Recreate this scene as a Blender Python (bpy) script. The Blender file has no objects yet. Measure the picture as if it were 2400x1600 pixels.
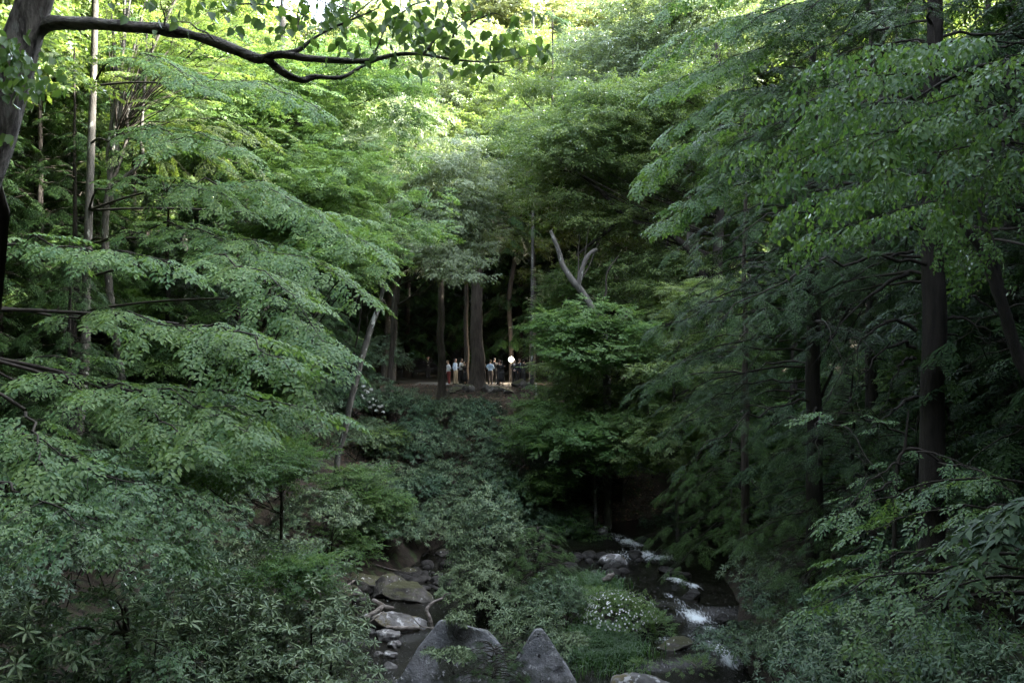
import bpy, math, random
import numpy as np
from mathutils import Vector, Matrix
rng = np.random.default_rng(11)
random.seed(11)
S = bpy.context.scene
COL = S.collection

# ------------------------------------------------------------------ camera
CZ, FPX = 10.0, 2400 * 35 / 36.0
cam = bpy.data.cameras.new('camera'); cam.lens = 35; cam.sensor_width = 36
cam.clip_start = 0.1; cam.clip_end = 2000
cam_o = bpy.data.objects.new('camera', cam); COL.objects.link(cam_o)
cam_o.location = (0, 0, CZ); cam_o.rotation_euler = (math.radians(90), 0, 0)
S.camera = cam_o

# ------------------------------------------------------------------ light
SUN_EL, SUN_AZ = math.radians(33), math.radians(92)      # azimuth clockwise from +Y (right and beyond)
w = bpy.data.worlds.new('World'); S.world = w; w.use_nodes = True
nt = w.node_tree; bg = nt.nodes['Background']
sky = nt.nodes.new('ShaderNodeTexSky'); sky.sky_type = 'NISHITA'; sky.sun_disc = False
sky.sun_elevation = SUN_EL; sky.sun_rotation = SUN_AZ; sky.air_density = 1.0; sky.dust_density = 2.5; sky.ozone_density = 1.0
hs = nt.nodes.new('ShaderNodeHueSaturation'); hs.inputs['Saturation'].default_value = .45
nt.links.new(sky.outputs[0], hs.inputs['Color']); nt.links.new(hs.outputs[0], bg.inputs[0]); bg.inputs[1].default_value = 0.15
sl = bpy.data.lights.new('sun', 'SUN'); sl.energy = 4.5; sl.angle = math.radians(0.5); sl.color = (1.0, 0.93, 0.80)
so = bpy.data.objects.new('sun', sl); COL.objects.link(so)
sdir = Vector((math.sin(SUN_AZ) * math.cos(SUN_EL), math.cos(SUN_AZ) * math.cos(SUN_EL), math.sin(SUN_EL)))
so.rotation_euler = sdir.to_track_quat('Z', 'Y').to_euler(); so.location = (60, 40, 90)
S.view_settings.view_transform = 'Standard'; S.view_settings.look = 'None'
S.view_settings.exposure = 4.08; S.view_settings.gamma = 1.0
S.render.engine = 'CYCLES'
cy = S.cycles
cy.max_bounces = 4; cy.diffuse_bounces = 1; cy.glossy_bounces = 2; cy.transmission_bounces = 4; cy.transparent_max_bounces = 4
cy.caustics_reflective = False; cy.caustics_refractive = False
cy.sample_clamp_indirect = 4.0; cy.use_denoising = True

# ------------------------------------------------------------------ helpers
UP = np.array([0., 0., 1.])
def P(px, py, d):
    return np.array([(px - 1200) / FPX * d, d, CZ - (py - 800) / FPX * d])
def nrmz(v):
    v = np.asarray(v, float); return v / (np.linalg.norm(v, axis=-1, keepdims=True) + 1e-9)
def U(a, b): return rng.uniform(a, b)

def tag(o, label=None, cat=None, group=None, kind=None):
    if label: o['label'] = label
    if cat: o['category'] = cat
    if group: o['group'] = group
    if kind: o['kind'] = kind
    return o
def empty(name, loc):
    o = bpy.data.objects.new(name, None); COL.objects.link(o); o.location = [float(c) for c in loc]
    o.empty_display_size = .2
    return o
def mesh_obj(name, verts, faces_flat, nper, mat, parent=None, smooth=False, tint=None, origin=None):
    """verts (N,3); faces_flat (M,nper)"""
    me = bpy.data.meshes.new(name)
    verts = np.asarray(verts, np.float32)
    if parent is not None: verts = verts - np.array(parent.location, np.float32)
    elif origin is not None: verts = verts - np.asarray(origin, np.float32)
    f = np.asarray(faces_flat, np.int32)
    me.vertices.add(len(verts)); me.vertices.foreach_set('co', verts.ravel())
    me.loops.add(f.size); me.loops.foreach_set('vertex_index', f.ravel())
    me.polygons.add(len(f)); me.polygons.foreach_set('loop_start', np.arange(0, f.size, nper, dtype=np.int32))
    me.update(calc_edges=True)
    if smooth: me.polygons.foreach_set('use_smooth', np.ones(len(f), bool))
    if tint is not None:
        a = me.attributes.new('tint', 'FLOAT', 'FACE'); a.data.foreach_set('value', np.asarray(tint, np.float32))
    me.materials.append(mat)
    o = bpy.data.objects.new(name, me); COL.objects.link(o)
    if parent is not None: o.parent = parent
    elif origin is not None: o.location = [float(c) for c in origin]
    return o

# ------------------------------------------------------------------ noise (vectorised, sums of sines)
_ph = np.random.default_rng(5)
_K = [(_ph.normal(size=3), _ph.uniform(0, 6.28)) for _ in range(48)]
def wob(p, freq=1.0, octaves=3, seed=0):
    p = np.asarray(p, float); r = np.zeros(p.shape[:-1]); amp = 1.0
    for o in range(octaves):
        for j in range(4):
            k, ph = _K[(seed * 7 + o * 4 + j) % 48]
            r += amp * np.sin(p @ (k * freq * 1.6) + ph + seed) / 4
        freq *= 2.03; amp *= .5
    return r

# ------------------------------------------------------------------ terrain
CREEK = np.array([(-2, -60, 3), (-1, 0, 3), (0.2, 18, 3.6), (.8, 26, 5.6), (.8, 34, 6.6), (2.2, 41, 5.6), (7, 46.5, 3.4), (14, 51, 3), (26, 55, 3), (60, 62, 3), (200, 80, 3)], float)
def creek_s(X, Y):
    X = np.asarray(X, float); Y = np.asarray(Y, float); best = np.full(np.broadcast(X, Y).shape, 1e9)
    for a, b in zip(CREEK[:-1], CREEK[1:]):
        d = b[:2] - a[:2]; L2 = d @ d
        t = np.clip(((X - a[0]) * d[0] + (Y - a[1]) * d[1]) / L2, 0, 1)
        dist = np.hypot(X - a[0] - t * d[0], Y - a[1] - t * d[1]) - (a[2] + t * (b[2] - a[2]))
        best = np.minimum(best, dist)
    return best
def sstep(a, b, x):
    t = np.clip((x - a) / (b - a), 0, 1); return t * t * (3 - 2 * t)
def ground(X, Y):
    X = np.asarray(X, float); Y = np.asarray(Y, float)
    s = creek_s(X, Y)
    p = np.stack([X, Y, 0 * X], -1)
    z = 7.3 * (1 - np.exp(-np.maximum(s, 0) / 7.5))
    bed = -0.30 + .12 * wob(p, .9, 2, 3)
    z = np.where(s > 0, z + bed * np.exp(-np.maximum(s, 0) / 1.2), bed)
    isl = np.exp(-(((X - 2.6) / 1.5) ** 2 + ((Y - 34.6) / 4.2) ** 2) ** 2)
    z = z + isl * .75
    isl = np.exp(-(((X + .6) / 1.6) ** 2 + ((Y - 33.5) / 3.0) ** 2) ** 2)
    z = z + isl * .6
    z = z + .22 * wob(p, .33, 3, 1) * np.clip(s / 6, 0, 1)
    ter = sstep(-16, -11, X) * (1 - sstep(2, 6, X)) * sstep(64.5, 67.5, Y) * (1 - sstep(82, 92, Y))
    z = z * (1 - ter) + 7.0 * ter
    z = z + np.maximum(0, Y - 92) * .36 + np.maximum(0, np.abs(X) - 34) * .16
    side = np.where(X > 0, 1 - sstep(72, 100, Y), 1 - sstep(62, 90, Y))
    z = z + 46 * sstep(30, 74, np.abs(X)) * side + 42 * sstep(24, 66, -Y)      # steep hills added beside and behind the viewpoint to block low sky and sun
    return z
def gz(x, y): return float(ground(np.array([x]), np.array([y]))[0])
def hit(px, py, dmin=6):
    d = np.arange(dmin, 160, .1)
    X = (px - 1200) / FPX * d; Z = CZ - (py - 800) / FPX * d
    g = ground(X, d); k = np.argmax(Z <= g)
    return np.array([X[k], d[k], g[k]])

# ------------------------------------------------------------------ materials
def newmat(name):
    m = bpy.data.materials.new(name); m.use_nodes = True
    n = m.node_tree; n.nodes.clear(); out = n.nodes.new('ShaderNodeOutputMaterial')
    return m, n, out
def leafmat(name, a, b, trans=.45, gloss=.5, rough=.38, tcol=(1.35, 1.45, .55)):
    m, n, out = newmat(name); N = n.nodes; L = n.links
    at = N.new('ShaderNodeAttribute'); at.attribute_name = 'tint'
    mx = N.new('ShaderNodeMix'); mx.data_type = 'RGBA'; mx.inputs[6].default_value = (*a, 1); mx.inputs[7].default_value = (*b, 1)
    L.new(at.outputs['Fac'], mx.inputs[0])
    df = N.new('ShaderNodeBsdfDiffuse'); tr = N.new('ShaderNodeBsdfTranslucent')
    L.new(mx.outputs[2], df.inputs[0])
    tc = N.new('ShaderNodeMix'); tc.data_type = 'RGBA'; tc.blend_type = 'MULTIPLY'; tc.inputs[0].default_value = 1; tc.inputs[7].default_value = (*tcol, 1)
    L.new(mx.outputs[2], tc.inputs[6]); L.new(tc.outputs[2], tr.inputs[0])
    m1 = N.new('ShaderNodeMixShader'); m1.inputs[0].default_value = trans
    L.new(df.outputs[0], m1.inputs[1]); L.new(tr.outputs[0], m1.inputs[2])
    gl = N.new('ShaderNodeBsdfGlossy'); gl.inputs['Roughness'].default_value = rough; gl.inputs[0].default_value = (.9, .95, 1, 1)
    fr = N.new('ShaderNodeFresnel'); fr.inputs[0].default_value = 1.45
    ml = N.new('ShaderNodeMath'); ml.operation = 'MULTIPLY'; ml.inputs[1].default_value = gloss; L.new(fr.outputs[0], ml.inputs[0])
    m2 = N.new('ShaderNodeMixShader'); L.new(ml.outputs[0], m2.inputs[0]); L.new(m1.outputs[0], m2.inputs[1]); L.new(gl.outputs[0], m2.inputs[2])
    L.new(m2.outputs[0], out.inputs[0]); return m
def surfmat(name, ca, cb, scale=4, rough=.85, bump=.4, bscale=12, stretch=(1, 1, 1), spots=None, spotscale=3, spotthr=.6, spec=.3, moss=None, mossthr=.62, top=None, pit_shade=False):
    m, n, out = newmat(name); N = n.nodes; L = n.links
    bs = N.new('ShaderNodeBsdfPrincipled'); bs.inputs['Roughness'].default_value = rough
    bs.inputs['Specular IOR Level'].default_value = spec
    L.new(bs.outputs[0], out.inputs[0])
    tx = N.new('ShaderNodeTexCoord'); mp = N.new('ShaderNodeMapping'); mp.inputs['Scale'].default_value = stretch
    L.new(tx.outputs['Object'], mp.inputs[0])
    def noise(sc, det=8, ro=.6, off=0):
        t = N.new('ShaderNodeTexNoise'); t.inputs['Scale'].default_value = sc; t.inputs['Detail'].default_value = det; t.inputs['Roughness'].default_value = ro
        if off:
            ad = N.new('ShaderNodeVectorMath'); ad.operation = 'ADD'; ad.inputs[1].default_value = (off, off * 2, -off); L.new(mp.outputs[0], ad.inputs[0]); L.new(ad.outputs[0], t.inputs[0])
        else: L.new(mp.outputs[0], t.inputs[0])
        return t
    def mix(fac, c0, c1):
        x = N.new('ShaderNodeMix'); x.data_type = 'RGBA'; L.new(fac, x.inputs[0])
        for i, c in ((6, c0), (7, c1)):
            if isinstance(c, tuple): x.inputs[i].default_value = (*c, 1)
            else: L.new(c, x.inputs[i])
        return x.outputs[2]
    def ramp(src, a, b):
        r = N.new('ShaderNodeMapRange'); r.inputs[1].default_value = a; r.inputs[2].default_value = b; L.new(src, r.inputs[0]); return r.outputs[0]
    t = noise(scale); c = mix(ramp(t.outputs[0], .35, .65), ca, cb)
    if moss: c = mix(ramp(noise(scale * .6, 6, .65, 7.3).outputs[0], mossthr - .04, mossthr + .04), c, moss)
    if top:
        g = N.new('ShaderNodeNewGeometry'); sp = N.new('ShaderNodeSeparateXYZ'); L.new(g.outputs['Normal'], sp.inputs[0])
        ad = N.new('ShaderNodeMath'); ad.operation = 'ADD'; L.new(sp.outputs[2], ad.inputs[0]); 
        t3 = noise(scale * 1.3, 6, .7, 3.1); L.new(t3.outputs[0], ad.inputs[1])
        c = mix(ramp(ad.outputs[0], 1.05, 1.35), c, top)
    if pit_shade: c = mix(ramp(noise(spotscale * .7, 4, .55, 31.7).outputs[0], .665, .68), c, (.012, .012, .012))  # near-black noise spots paint the shade of pits into the colour
    if spots: c = mix(ramp(noise(spotscale, 5, .6, 17.3).outputs[0], spotthr, spotthr + .03), c, spots)
    L.new(c, bs.inputs[0])
    bp = N.new('ShaderNodeBump'); bp.inputs['Strength'].default_value = bump; bp.inputs['Distance'].default_value = .08
    L.new(noise(bscale, 8, .7, 2.2).outputs[0], bp.inputs['Height']); L.new(bp.outputs[0], bs.inputs['Normal'])
    return m

M = {}
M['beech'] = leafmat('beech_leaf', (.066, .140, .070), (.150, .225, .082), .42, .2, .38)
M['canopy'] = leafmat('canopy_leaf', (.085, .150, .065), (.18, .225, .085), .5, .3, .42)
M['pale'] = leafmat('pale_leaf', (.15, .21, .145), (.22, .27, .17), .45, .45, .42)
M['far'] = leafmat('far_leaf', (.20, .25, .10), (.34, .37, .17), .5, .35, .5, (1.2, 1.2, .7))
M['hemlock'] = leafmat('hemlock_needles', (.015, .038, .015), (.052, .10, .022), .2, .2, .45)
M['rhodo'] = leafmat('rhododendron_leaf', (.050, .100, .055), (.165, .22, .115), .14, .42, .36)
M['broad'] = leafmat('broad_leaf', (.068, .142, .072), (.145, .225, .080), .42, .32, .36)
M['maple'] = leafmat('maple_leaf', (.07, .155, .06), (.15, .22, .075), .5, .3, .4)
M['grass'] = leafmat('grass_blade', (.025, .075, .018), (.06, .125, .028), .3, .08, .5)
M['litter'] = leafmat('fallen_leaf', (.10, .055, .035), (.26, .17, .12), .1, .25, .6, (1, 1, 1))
M['petal'] = leafmat('flower_petal', (.75, .76, .75), (.85, .82, .82), .3, .2, .5, (1, 1, 1))
M['bark_grey'] = surfmat('grey_bark', (.05, .048, .044), (.125, .12, .11), 5, .9, .7, 20, (1, 1, .35), spots=(.34, .36, .33), spotscale=7, spotthr=.62)
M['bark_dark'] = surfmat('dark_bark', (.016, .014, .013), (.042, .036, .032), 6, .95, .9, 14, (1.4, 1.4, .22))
M['bark_big'] = surfmat('furrowed_bark', (.05, .045, .042), (.36, .34, .32), 16, .9, 1.0, 30, (1, 1, .3), spots=(.32, .33, .31), spotscale=9, spotthr=.63)
M['bark_branch'] = surfmat('furrowed_limb_bark', (.04, .037, .034), (.42, .40, .37), 16, .9, 1.0, 34, (.35, 1, 1), spots=(.36, .37, .34), spotscale=12, spotthr=.6)
M['bark_lichen'] = surfmat('lichened_bark', (.05, .05, .046), (.16, .155, .145), 6, .9, .6, 18, (1, 1, .5), spots=(.50, .54, .52), spotscale=5, spotthr=.60)
M['bark_warm'] = surfmat('brown_bark', (.035, .028, .024), (.09, .075, .062), 7, .95, .9, 16, (1.3, 1.3, .2))
M['twig'] = surfmat('twig_bark', (.022, .019, .016), (.042, .036, .03), 8, .9, .2, 20)
M['rock'] = surfmat('mossy_rock', (.05, .047, .042), (.13, .12, .11), 2.4, .9, .7, 9, spots=(.42, .42, .40), spotscale=6, spotthr=.63, top=(.055, .056, .028))
M['rock_pale'] = surfmat('pale_rock', (.07, .068, .066), (.20, .195, .19), 2.2, .85, .7, 8, spots=(.42, .42, .42), spotscale=4, spotthr=.56, moss=(.10, .085, .04), mossthr=.56)
M['rock_grey'] = surfmat('grey_rock', (.13, .137, .148), (.25, .25, .26), 1.1, .8, 1.0, 7, spots=(.36, .37, .37), spotscale=9, spotthr=.60, moss=(.055, .06, .045), mossthr=.53, pit_shade=True)
M['stone_dark'] = surfmat('wet_stone', (.014, .013, .012), (.045, .043, .040), 3, .6, .8, 9, spec=.15)
M['drift'] = surfmat('driftwood', (.07, .055, .045), (.32, .29, .26), 9, .8, 1.0, 22, (.3, 1, 1))
M['ground'] = surfmat('forest_floor', (.014, .012, .009), (.045, .034, .025), 3, .95, .8, 9, moss=(.035, .05, .02), mossthr=.58)
M['path'] = surfmat('gravel_path', (.08, .077, .07), (.15, .145, .135), 3, .95, .3, 30)

# ------------------------------------------------------------------ leaf templates  (u along, v side, w normal)
TM = {
 'dia': (np.array([(0, 0, 0), (.42, .5, .06), (1, 0, -.06), (.42, -.5, .06)]), np.array([(0, 3, 2, 1)])),
 'ova': (np.array([(0, 0, 0), (.22, .42, .05), (.62, .40, .03), (1, 0, -.12), (.62, -.40, .03), (.22, -.42, .05)]), np.array([(0, 3, 2, 1), (0, 5, 4, 3)])),
 'lon': (np.array([(0, 0, 0), (.4, .5, .04), (.78, .42, .01), (1, 0, -.10), (.78, -.42, .01), (.4, -.5, .04)]), np.array([(0, 3, 2, 1), (0, 5, 4, 3)])),
}
# ------------------------------------------------------------------ spray library
def mk_spray(kind, sd):
    r = np.random.default_rng(sd); P_, A_, N_, L_, W_ = [], [], [], [], []
    def leaf(p, a, n, l, w_):
        P_.append(p); A_.append(a); N_.append(n); L_.append(l); W_.append(w_)
    def twig(o, d, Ln, sp, ll, wr, ang, jit, droop):
        n = max(2, int(Ln / sp)); side = np.cross(UP, d); side = nrmz(side)
        for i in range(n):
            f = (i + .7) / n; p = o + d * Ln * f + UP * (-droop * f * f * Ln)
            sg = 1 if i % 2 else -1
            a = d * math.cos(ang) + side * sg * math.sin(ang) + r.normal(size=3) * jit + UP * (-.12 - droop * .5)
            nn = UP + r.normal(size=3) * jit * 1.6
            leaf(p, a, nn, ll * r.uniform(.75, 1.15) * (1 - .25 * f * f), wr)
        p = o + d * Ln + UP * (-droop * Ln); leaf(p, d + UP * (-.2 - droop), UP + r.normal(size=3) * jit, ll, wr)
    X = np.array([1., 0, 0])
    if kind == 'beech':
        twig(np.zeros(3), X, 1, .095, .155, .6, .75, .16, .18)
        for i in range(8):
            f = .10 + .1 * i; sg = 1 if i % 2 else -1; a = r.uniform(.6, 1.0)
            d = np.array([math.cos(a), sg * math.sin(a), r.uniform(-.12, .08)])
            twig(X * f - UP * .18 * f * f, d, r.uniform(.28, .48) * (1.15 - f), .095, .155, .6, .75, .16, .2)
    if kind == 'loose':
        twig(np.zeros(3), X, 1, .10, .15, .5, .8, .35, .25)
        for i in range(8):
            f = .10 + .1 * i; sg = 1 if i % 2 else -1; a = r.uniform(.5, 1.1)
            d = np.array([math.cos(a), sg * math.sin(a), r.uniform(-.35, .45)])
            twig(X * f, nrmz(d), r.uniform(.3, .5) * (1.2 - f), .095, .15, .5, .8, .38, .25)
    if kind == 'hang':
        for i in range(8):
            f = .06 + .12 * i; sg = 1 if i % 2 else -1; a = r.uniform(.4, .9)
            d = nrmz(np.array([math.cos(a), sg * math.sin(a), r.uniform(-.45, .0)]))
            twig(X * f - UP * .2 * f * f, d, r.uniform(.3, .5), .10, .19, .62, .7, .25, .35)
            n0 = len(A_)
        for i in range(len(A_)): A_[i] = A_[i] + UP * (-.3)
    if kind == 'hem':
        def hem(o, d, Ln):
            n = max(2, int(Ln / .085)); side = nrmz(np.cross(UP, d))
            for i in range(n):
                f = (i + .6) / n
                for sg in (1, -1):
                    a = d * .75 + side * sg * .7 + r.normal(size=3) * .12 + UP * (-.15)
                    leaf(o + d * Ln * f - UP * .22 * f * f * Ln, a, UP + r.normal(size=3) * .25, .115 * r.uniform(.9, 1.4) * (1.15 - .5 * f), .30)
        hem(np.zeros(3), X, 1)
        for i in range(10):
            f = .06 + .085 * i; sg = 1 if i % 2 else -1; a = r.uniform(.7, 1.0)
            hem(X * f - UP * .22 * f * f, nrmz(np.array([math.cos(a), sg * math.sin(a), -.1])), r.uniform(.3, .5) * (1.15 - f))
    if kind == 'whorl':
        n = r.integers(8, 12)
        for i in range(n):
            th = i * 2.4 + r.uniform(-.25, .25); dr = r.uniform(-.15, .85)
            a = np.array([math.cos(th), math.sin(th), .25 - dr * 1.1]); l = r.uniform(.8, 1.1)
            rad = np.array([math.cos(th), math.sin(th), 0])
            leaf(rad * .05 + UP * r.uniform(-.08, .05), a, UP + rad * .5 * dr + r.normal(size=3) * .12, l, .25)
        for i in range(4):
            th = r.uniform(0, 6.28); leaf(np.zeros(3), np.array([math.cos(th) * .35, math.sin(th) * .35, 1]), np.array([math.cos(th), math.sin(th), 0.2]), .55, .22)
    if kind == 'hand':      # maple-like flat star of leaflets
        twig(np.zeros(3), X, 1, .16, .12, .9, .9, .25, .2)
        for i in range(7):
            f = .12 + .12 * i; sg = 1 if i % 2 else -1; a = r.uniform(.6, 1.1)
            d = np.array([math.cos(a), sg * math.sin(a), r.uniform(-.2, .2)])
            o = X * f
            for q in range(3):
                c = o + d * (.1 + .13 * q)
                for b in (-.9, 0, .9):
                    aa = d * math.cos(b) + np.cross(UP, d) * math.sin(b) + r.normal(size=3) * .12 - UP * .2
                    leaf(c, aa, UP + r.normal(size=3) * .25, .13, .55)
    return dict(p=np.array(P_), a=nrmz(A_), n=nrmz(N_), l=np.array(L_), w=np.array(W_))
KINDS = ('beech', 'loose', 'hang', 'hem', 'whorl', 'hand')
LIB = {k: [mk_spray(k, 100 + i) for i in range(7)] for k in KINDS}

class Fol:
    """collects sprays; build() makes ONE leaf mesh"""
    def __init__(s): s.R, s.t, s.sc, s.k, s.ls, s.ti = [], [], [], [], [], []
    def add(s, kind, pos, d, up=UP, scale=.6, ls=1.0, tint=.5):
        x = d / (math.sqrt(d @ d) + 1e-9); y = np.array([up[1] * x[2] - up[2] * x[1], up[2] * x[0] - up[0] * x[2], up[0] * x[1] - up[1] * x[0]])
        y /= (math.sqrt(y @ y) + 1e-9); z = np.array([x[1] * y[2] - x[2] * y[1], x[2] * y[0] - x[0] * y[2], x[0] * y[1] - x[1] * y[0]])
        s.R.append(np.stack([x, y, z], 1)); s.t.append(pos); s.sc.append(scale); s.k.append((kind, random.randrange(7))); s.ls.append(ls); s.ti.append(tint)
    def build(s, name, mat, parent, tmpl='dia'):
        if not s.t: return None
        R = np.array(s.R); t = np.array(s.t); sc = np.array(s.sc); ls = np.array(s.ls); ti = np.array(s.ti)
        tv, tf = TM[tmpl]; VV, TT = [], []
        ks = {}
        for i, k in enumerate(s.k): ks.setdefault(k, []).append(i)
        for (kd, vi), idx in ks.items():
            idx = np.array(idx); B = LIB[kd][vi]; n = len(B['l'])
            pos = t[idx][:, None] + sc[idx][:, None, None] * np.einsum('sij,nj->sni', R[idx], B['p'])
            ax = np.einsum('sij,nj->sni', R[idx], B['a']).reshape(-1, 3); nn = np.einsum('sij,nj->sni', R[idx], B['n']).reshape(-1, 3)
            sd = nrmz(np.cross(nn, ax)); nn = np.cross(ax, sd)
            ln = ((sc * ls)[idx][:, None] * B['l'][None]).reshape(-1); wd = ln * np.tile(B['w'], len(idx))
            pos = pos.reshape(-1, 3)
            v = pos[:, None] + ln[:, None, None] * tv[None, :, 0:1] * ax[:, None] + wd[:, None, None] * tv[None, :, 1:2] * sd[:, None] + ln[:, None, None] * tv[None, :, 2:3] * nn[:, None]
            VV.append(v.reshape(-1, 3)); TT.append(np.clip(np.repeat(ti[idx], n) + rng.normal(size=len(idx) * n) * .16, 0, 1))
        v = np.concatenate(VV); tt = np.concatenate(TT); nl = len(tt)
        f = (np.arange(nl)[:, None, None] * len(tv) + tf[None]).reshape(-1, 4)
        return mesh_obj(name, v, f, 4, mat, parent, tint=np.repeat(tt, len(tf)))

class Tubes:
    def __init__(s): s.V, s.F, s.n, s.mi = [], [], 0, []
    def add(s, pts, radii, k=5, rough=0.0, cap=True):
        pts = np.asarray(pts, float); m = len(pts)
        radii = np.interp(np.linspace(0, 1, m), np.linspace(0, 1, len(radii)), radii) if len(radii) != m else np.asarray(radii, float)
        tg = np.gradient(pts, axis=0); tg = nrmz(tg)
        ref = np.array([0, 1., 0]) if abs(tg[:, 1].mean()) < .8 else np.array([1., 0, 0])
        a = nrmz(np.cross(tg, ref)); b = np.cross(tg, a)
        th = np.linspace(0, 2 * math.pi, k, endpoint=False)
        ring = np.cos(th)[None, :, None] * a[:, None] + np.sin(th)[None, :, None] * b[:, None]
        v = pts[:, None] + ring * radii[:, None, None]
        if rough:
            v = v + ring * (rough * radii[:, None] * wob(v * np.array([1, 1, .45]), 2.2 / max(radii[0], .05) * .25, 3, 2))[..., None]
        v = v.reshape(-1, 3)
        i = np.arange(m - 1)[:, None] * k; j = np.arange(k)[None]; j2 = (j + 1) % k
        f = np.stack([i + j, i + j2, i + k + j2, i + k + j], -1).reshape(-1, 4) + s.n
        s.V.append(v); s.F.append(f); s.n += len(v); s.mi.append(np.full(len(f), 1 if radii[0] < .075 else 0, np.int32))
    def build(s, name, mat, parent, smooth=True, origin=None):
        if not s.V: return None
        o = mesh_obj(name, np.concatenate(s.V), np.concatenate(s.F), 4, mat, parent, smooth, origin=origin)
        if name in ('trunk', 'stem'): o.data.materials.append(M['twig']); o.data.polygons.foreach_set('material_index', np.concatenate(s.mi))
        return o

def curve(p0, p1, sag=0., n=8, wig=.0):
    t = np.linspace(0, 1, n)[:, None]
    p = p0 + (p1 - p0) * t + UP * sag * 4 * t * (1 - t)
    if wig: p[1:-1] += rng.normal(size=(n - 2, 3)) * wig
    return p
def smooth_path(pts, n=20):
    pts = np.asarray(pts, float); m = len(pts); T = np.linspace(0, m - 1, n); out = []
    for t in T:
        i = min(int(t), m - 2); f = t - i
        p0, p1, p2, p3 = pts[max(i - 1, 0)], pts[i], pts[i + 1], pts[min(i + 2, m - 1)]
        out.append(.5 * ((2 * p1) + (-p0 + p2) * f + (2 * p0 - 5 * p1 + 4 * p2 - p3) * f * f + (-p0 + 3 * p1 - 3 * p2 + p3) * f ** 3))
    return np.array(out)

def tier(fo, tb, p0, p1, width, sag=.5, r0=.04, kind='beech', sub=.27, step=.21, ss=.5, ls=1.0, tint=.5, t0=.12, twigs=True, dens=1.0, lift=0.):
    """one flat bough: a limb with side branches carrying leaf sprays"""
    L = float(np.linalg.norm(p1 - p0)); pts = curve(p0, p1, sag, 12, .012 * L)
    tb.add(pts - UP * .04, [r0 * .8, r0 * .5, r0 * .15], 5)
    n = max(3, int(L * (1 - t0) / sub * 1)); tt = np.linspace(t0, .985, n)
    for i, t in enumerate(tt):
        f = t * 11; k = min(int(f), 10); p = pts[k] + (pts[k + 1] - pts[k]) * (f - k); tg = nrmz(pts[k + 1] - pts[k])
        sg = 1 if i % 2 else -1; a = sg * U(.65, 1.1)
        h = np.array([tg[0] * math.cos(a) - tg[1] * math.sin(a), tg[0] * math.sin(a) + tg[1] * math.cos(a), tg[2] * .7 - .10 + lift])
        prof = min(1, .35 + t * 1.6) * (1.08 - t ** 3 * .72)
        l = width * .5 * prof * U(.45, 1.4)
        q = p + h * l - UP * l * .16
        if twigs: tb.add([p - UP * .04, (p + q) / 2 + UP * l * .03, q], [min(r0 * .2, .008), .005, .002], 3)
        m = max(1, int(l / step)); ti = tint + rng.normal() * .12
        for j in range(m):
            g = (j + .6) / m
            if U(0, 1) > dens: continue
            pp = p + (q - p) * g + UP * l * .1 * g * (1 - g)
            s2 = 1 if j % 2 else -1; b = s2 * U(.45, .95) if j < m - 1 else U(-.3, .3)
            d = np.array([h[0] * math.cos(b) - h[1] * math.sin(b), h[0] * math.sin(b) + h[1] * math.cos(b), h[2] - .12 * g - .05])
            fo.add(kind, pp, d, nrmz(UP + rng.normal(size=3) * .14), ss * U(.75, 1.2), ls, ti)
    fo.add(kind, pts[-1], nrmz(pts[-1] - pts[-2]), UP, ss * 1.1, ls, tint)
    return pts

def clump(fo, c, r, kind='loose', n=26, ss=.6, ls=1., tint=.5, flat=.45):
    ti = tint + rng.normal() * .13
    for i in range(n):
        th = U(0, 6.283); ro = math.sqrt(U(0, 1)); u = np.array([math.cos(th), math.sin(th), 0])
        pos = c + u * r * ro * .8 + UP * (r * flat * (1 - ro * ro) * U(-.4, 1) )
        d = u * (.5 + .5 * ro) + UP * U(-.35, .25) + rng.normal(size=3) * .2
        fo.add(kind, pos, d, nrmz(UP + u * .35 * ro + rng.normal(size=3) * .2), ss * U(.75, 1.25), ls, ti)

def crown(fo, tb, c, rad, n, trunk, kind='loose', r=1.0, per=26, ss=.6, ls=1., tint=.5, shell=.35, flat=.45, limbr=.05):
    c = np.asarray(c, float); rad = np.asarray(rad, float)
    for i in range(n):
        v = nrmz(rng.normal(size=3)); v = v * (shell + (1 - shell) * U(0, 1) ** .5) * (U(1., 1.3) if U(0, 1) < .25 else 1)
        q = c + v * rad * (1 + .18 * wob(v * 2.2, 1, 2, int(n) % 5))
        k = int(np.argmin(np.abs(trunk[:, 2] - (q[2] - .35 * np.linalg.norm(q[:2] - trunk[-1, :2]) - .5)))); b = trunk[k]
        if i % 5 == 0: tb.add(curve(b, q, -.04 * np.linalg.norm(q - b), 7, .05), [limbr, limbr * .6, .012], 4)
        clump(fo, q, r * U(.75, 1.3), kind, per, ss, ls, tint, flat)

def trunk_path(base, pts, n=18):
    b = np.array([base[0], base[1], gz(base[0], base[1]) - .4])
    return smooth_path([b] + list(pts), n)

# ================================================================== ground, water, path
def build_ground():
    xs = np.concatenate([np.arange(-190, -30, 4), np.arange(-30, 40, .5), np.arange(40, 192, 4)])
    ys = np.concatenate([np.arange(-120, 4, 4), np.arange(4, 95, .5), np.arange(95, 330, 5)])
    X, Y = np.meshgrid(xs, ys); Z = ground(X, Y)
    v = np.stack([X, Y, Z], -1).reshape(-1, 3); nx = len(xs)
    i, j = np.meshgrid(np.arange(len(ys) - 1), np.arange(nx - 1), indexing='ij'); a = (i * nx + j).ravel()
    f = np.stack([a, a + 1, a + nx + 1, a + nx], -1)
    tag(mesh_obj('ground', v, f, 4, M['ground'], smooth=True), kind='structure')
build_ground()

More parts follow.
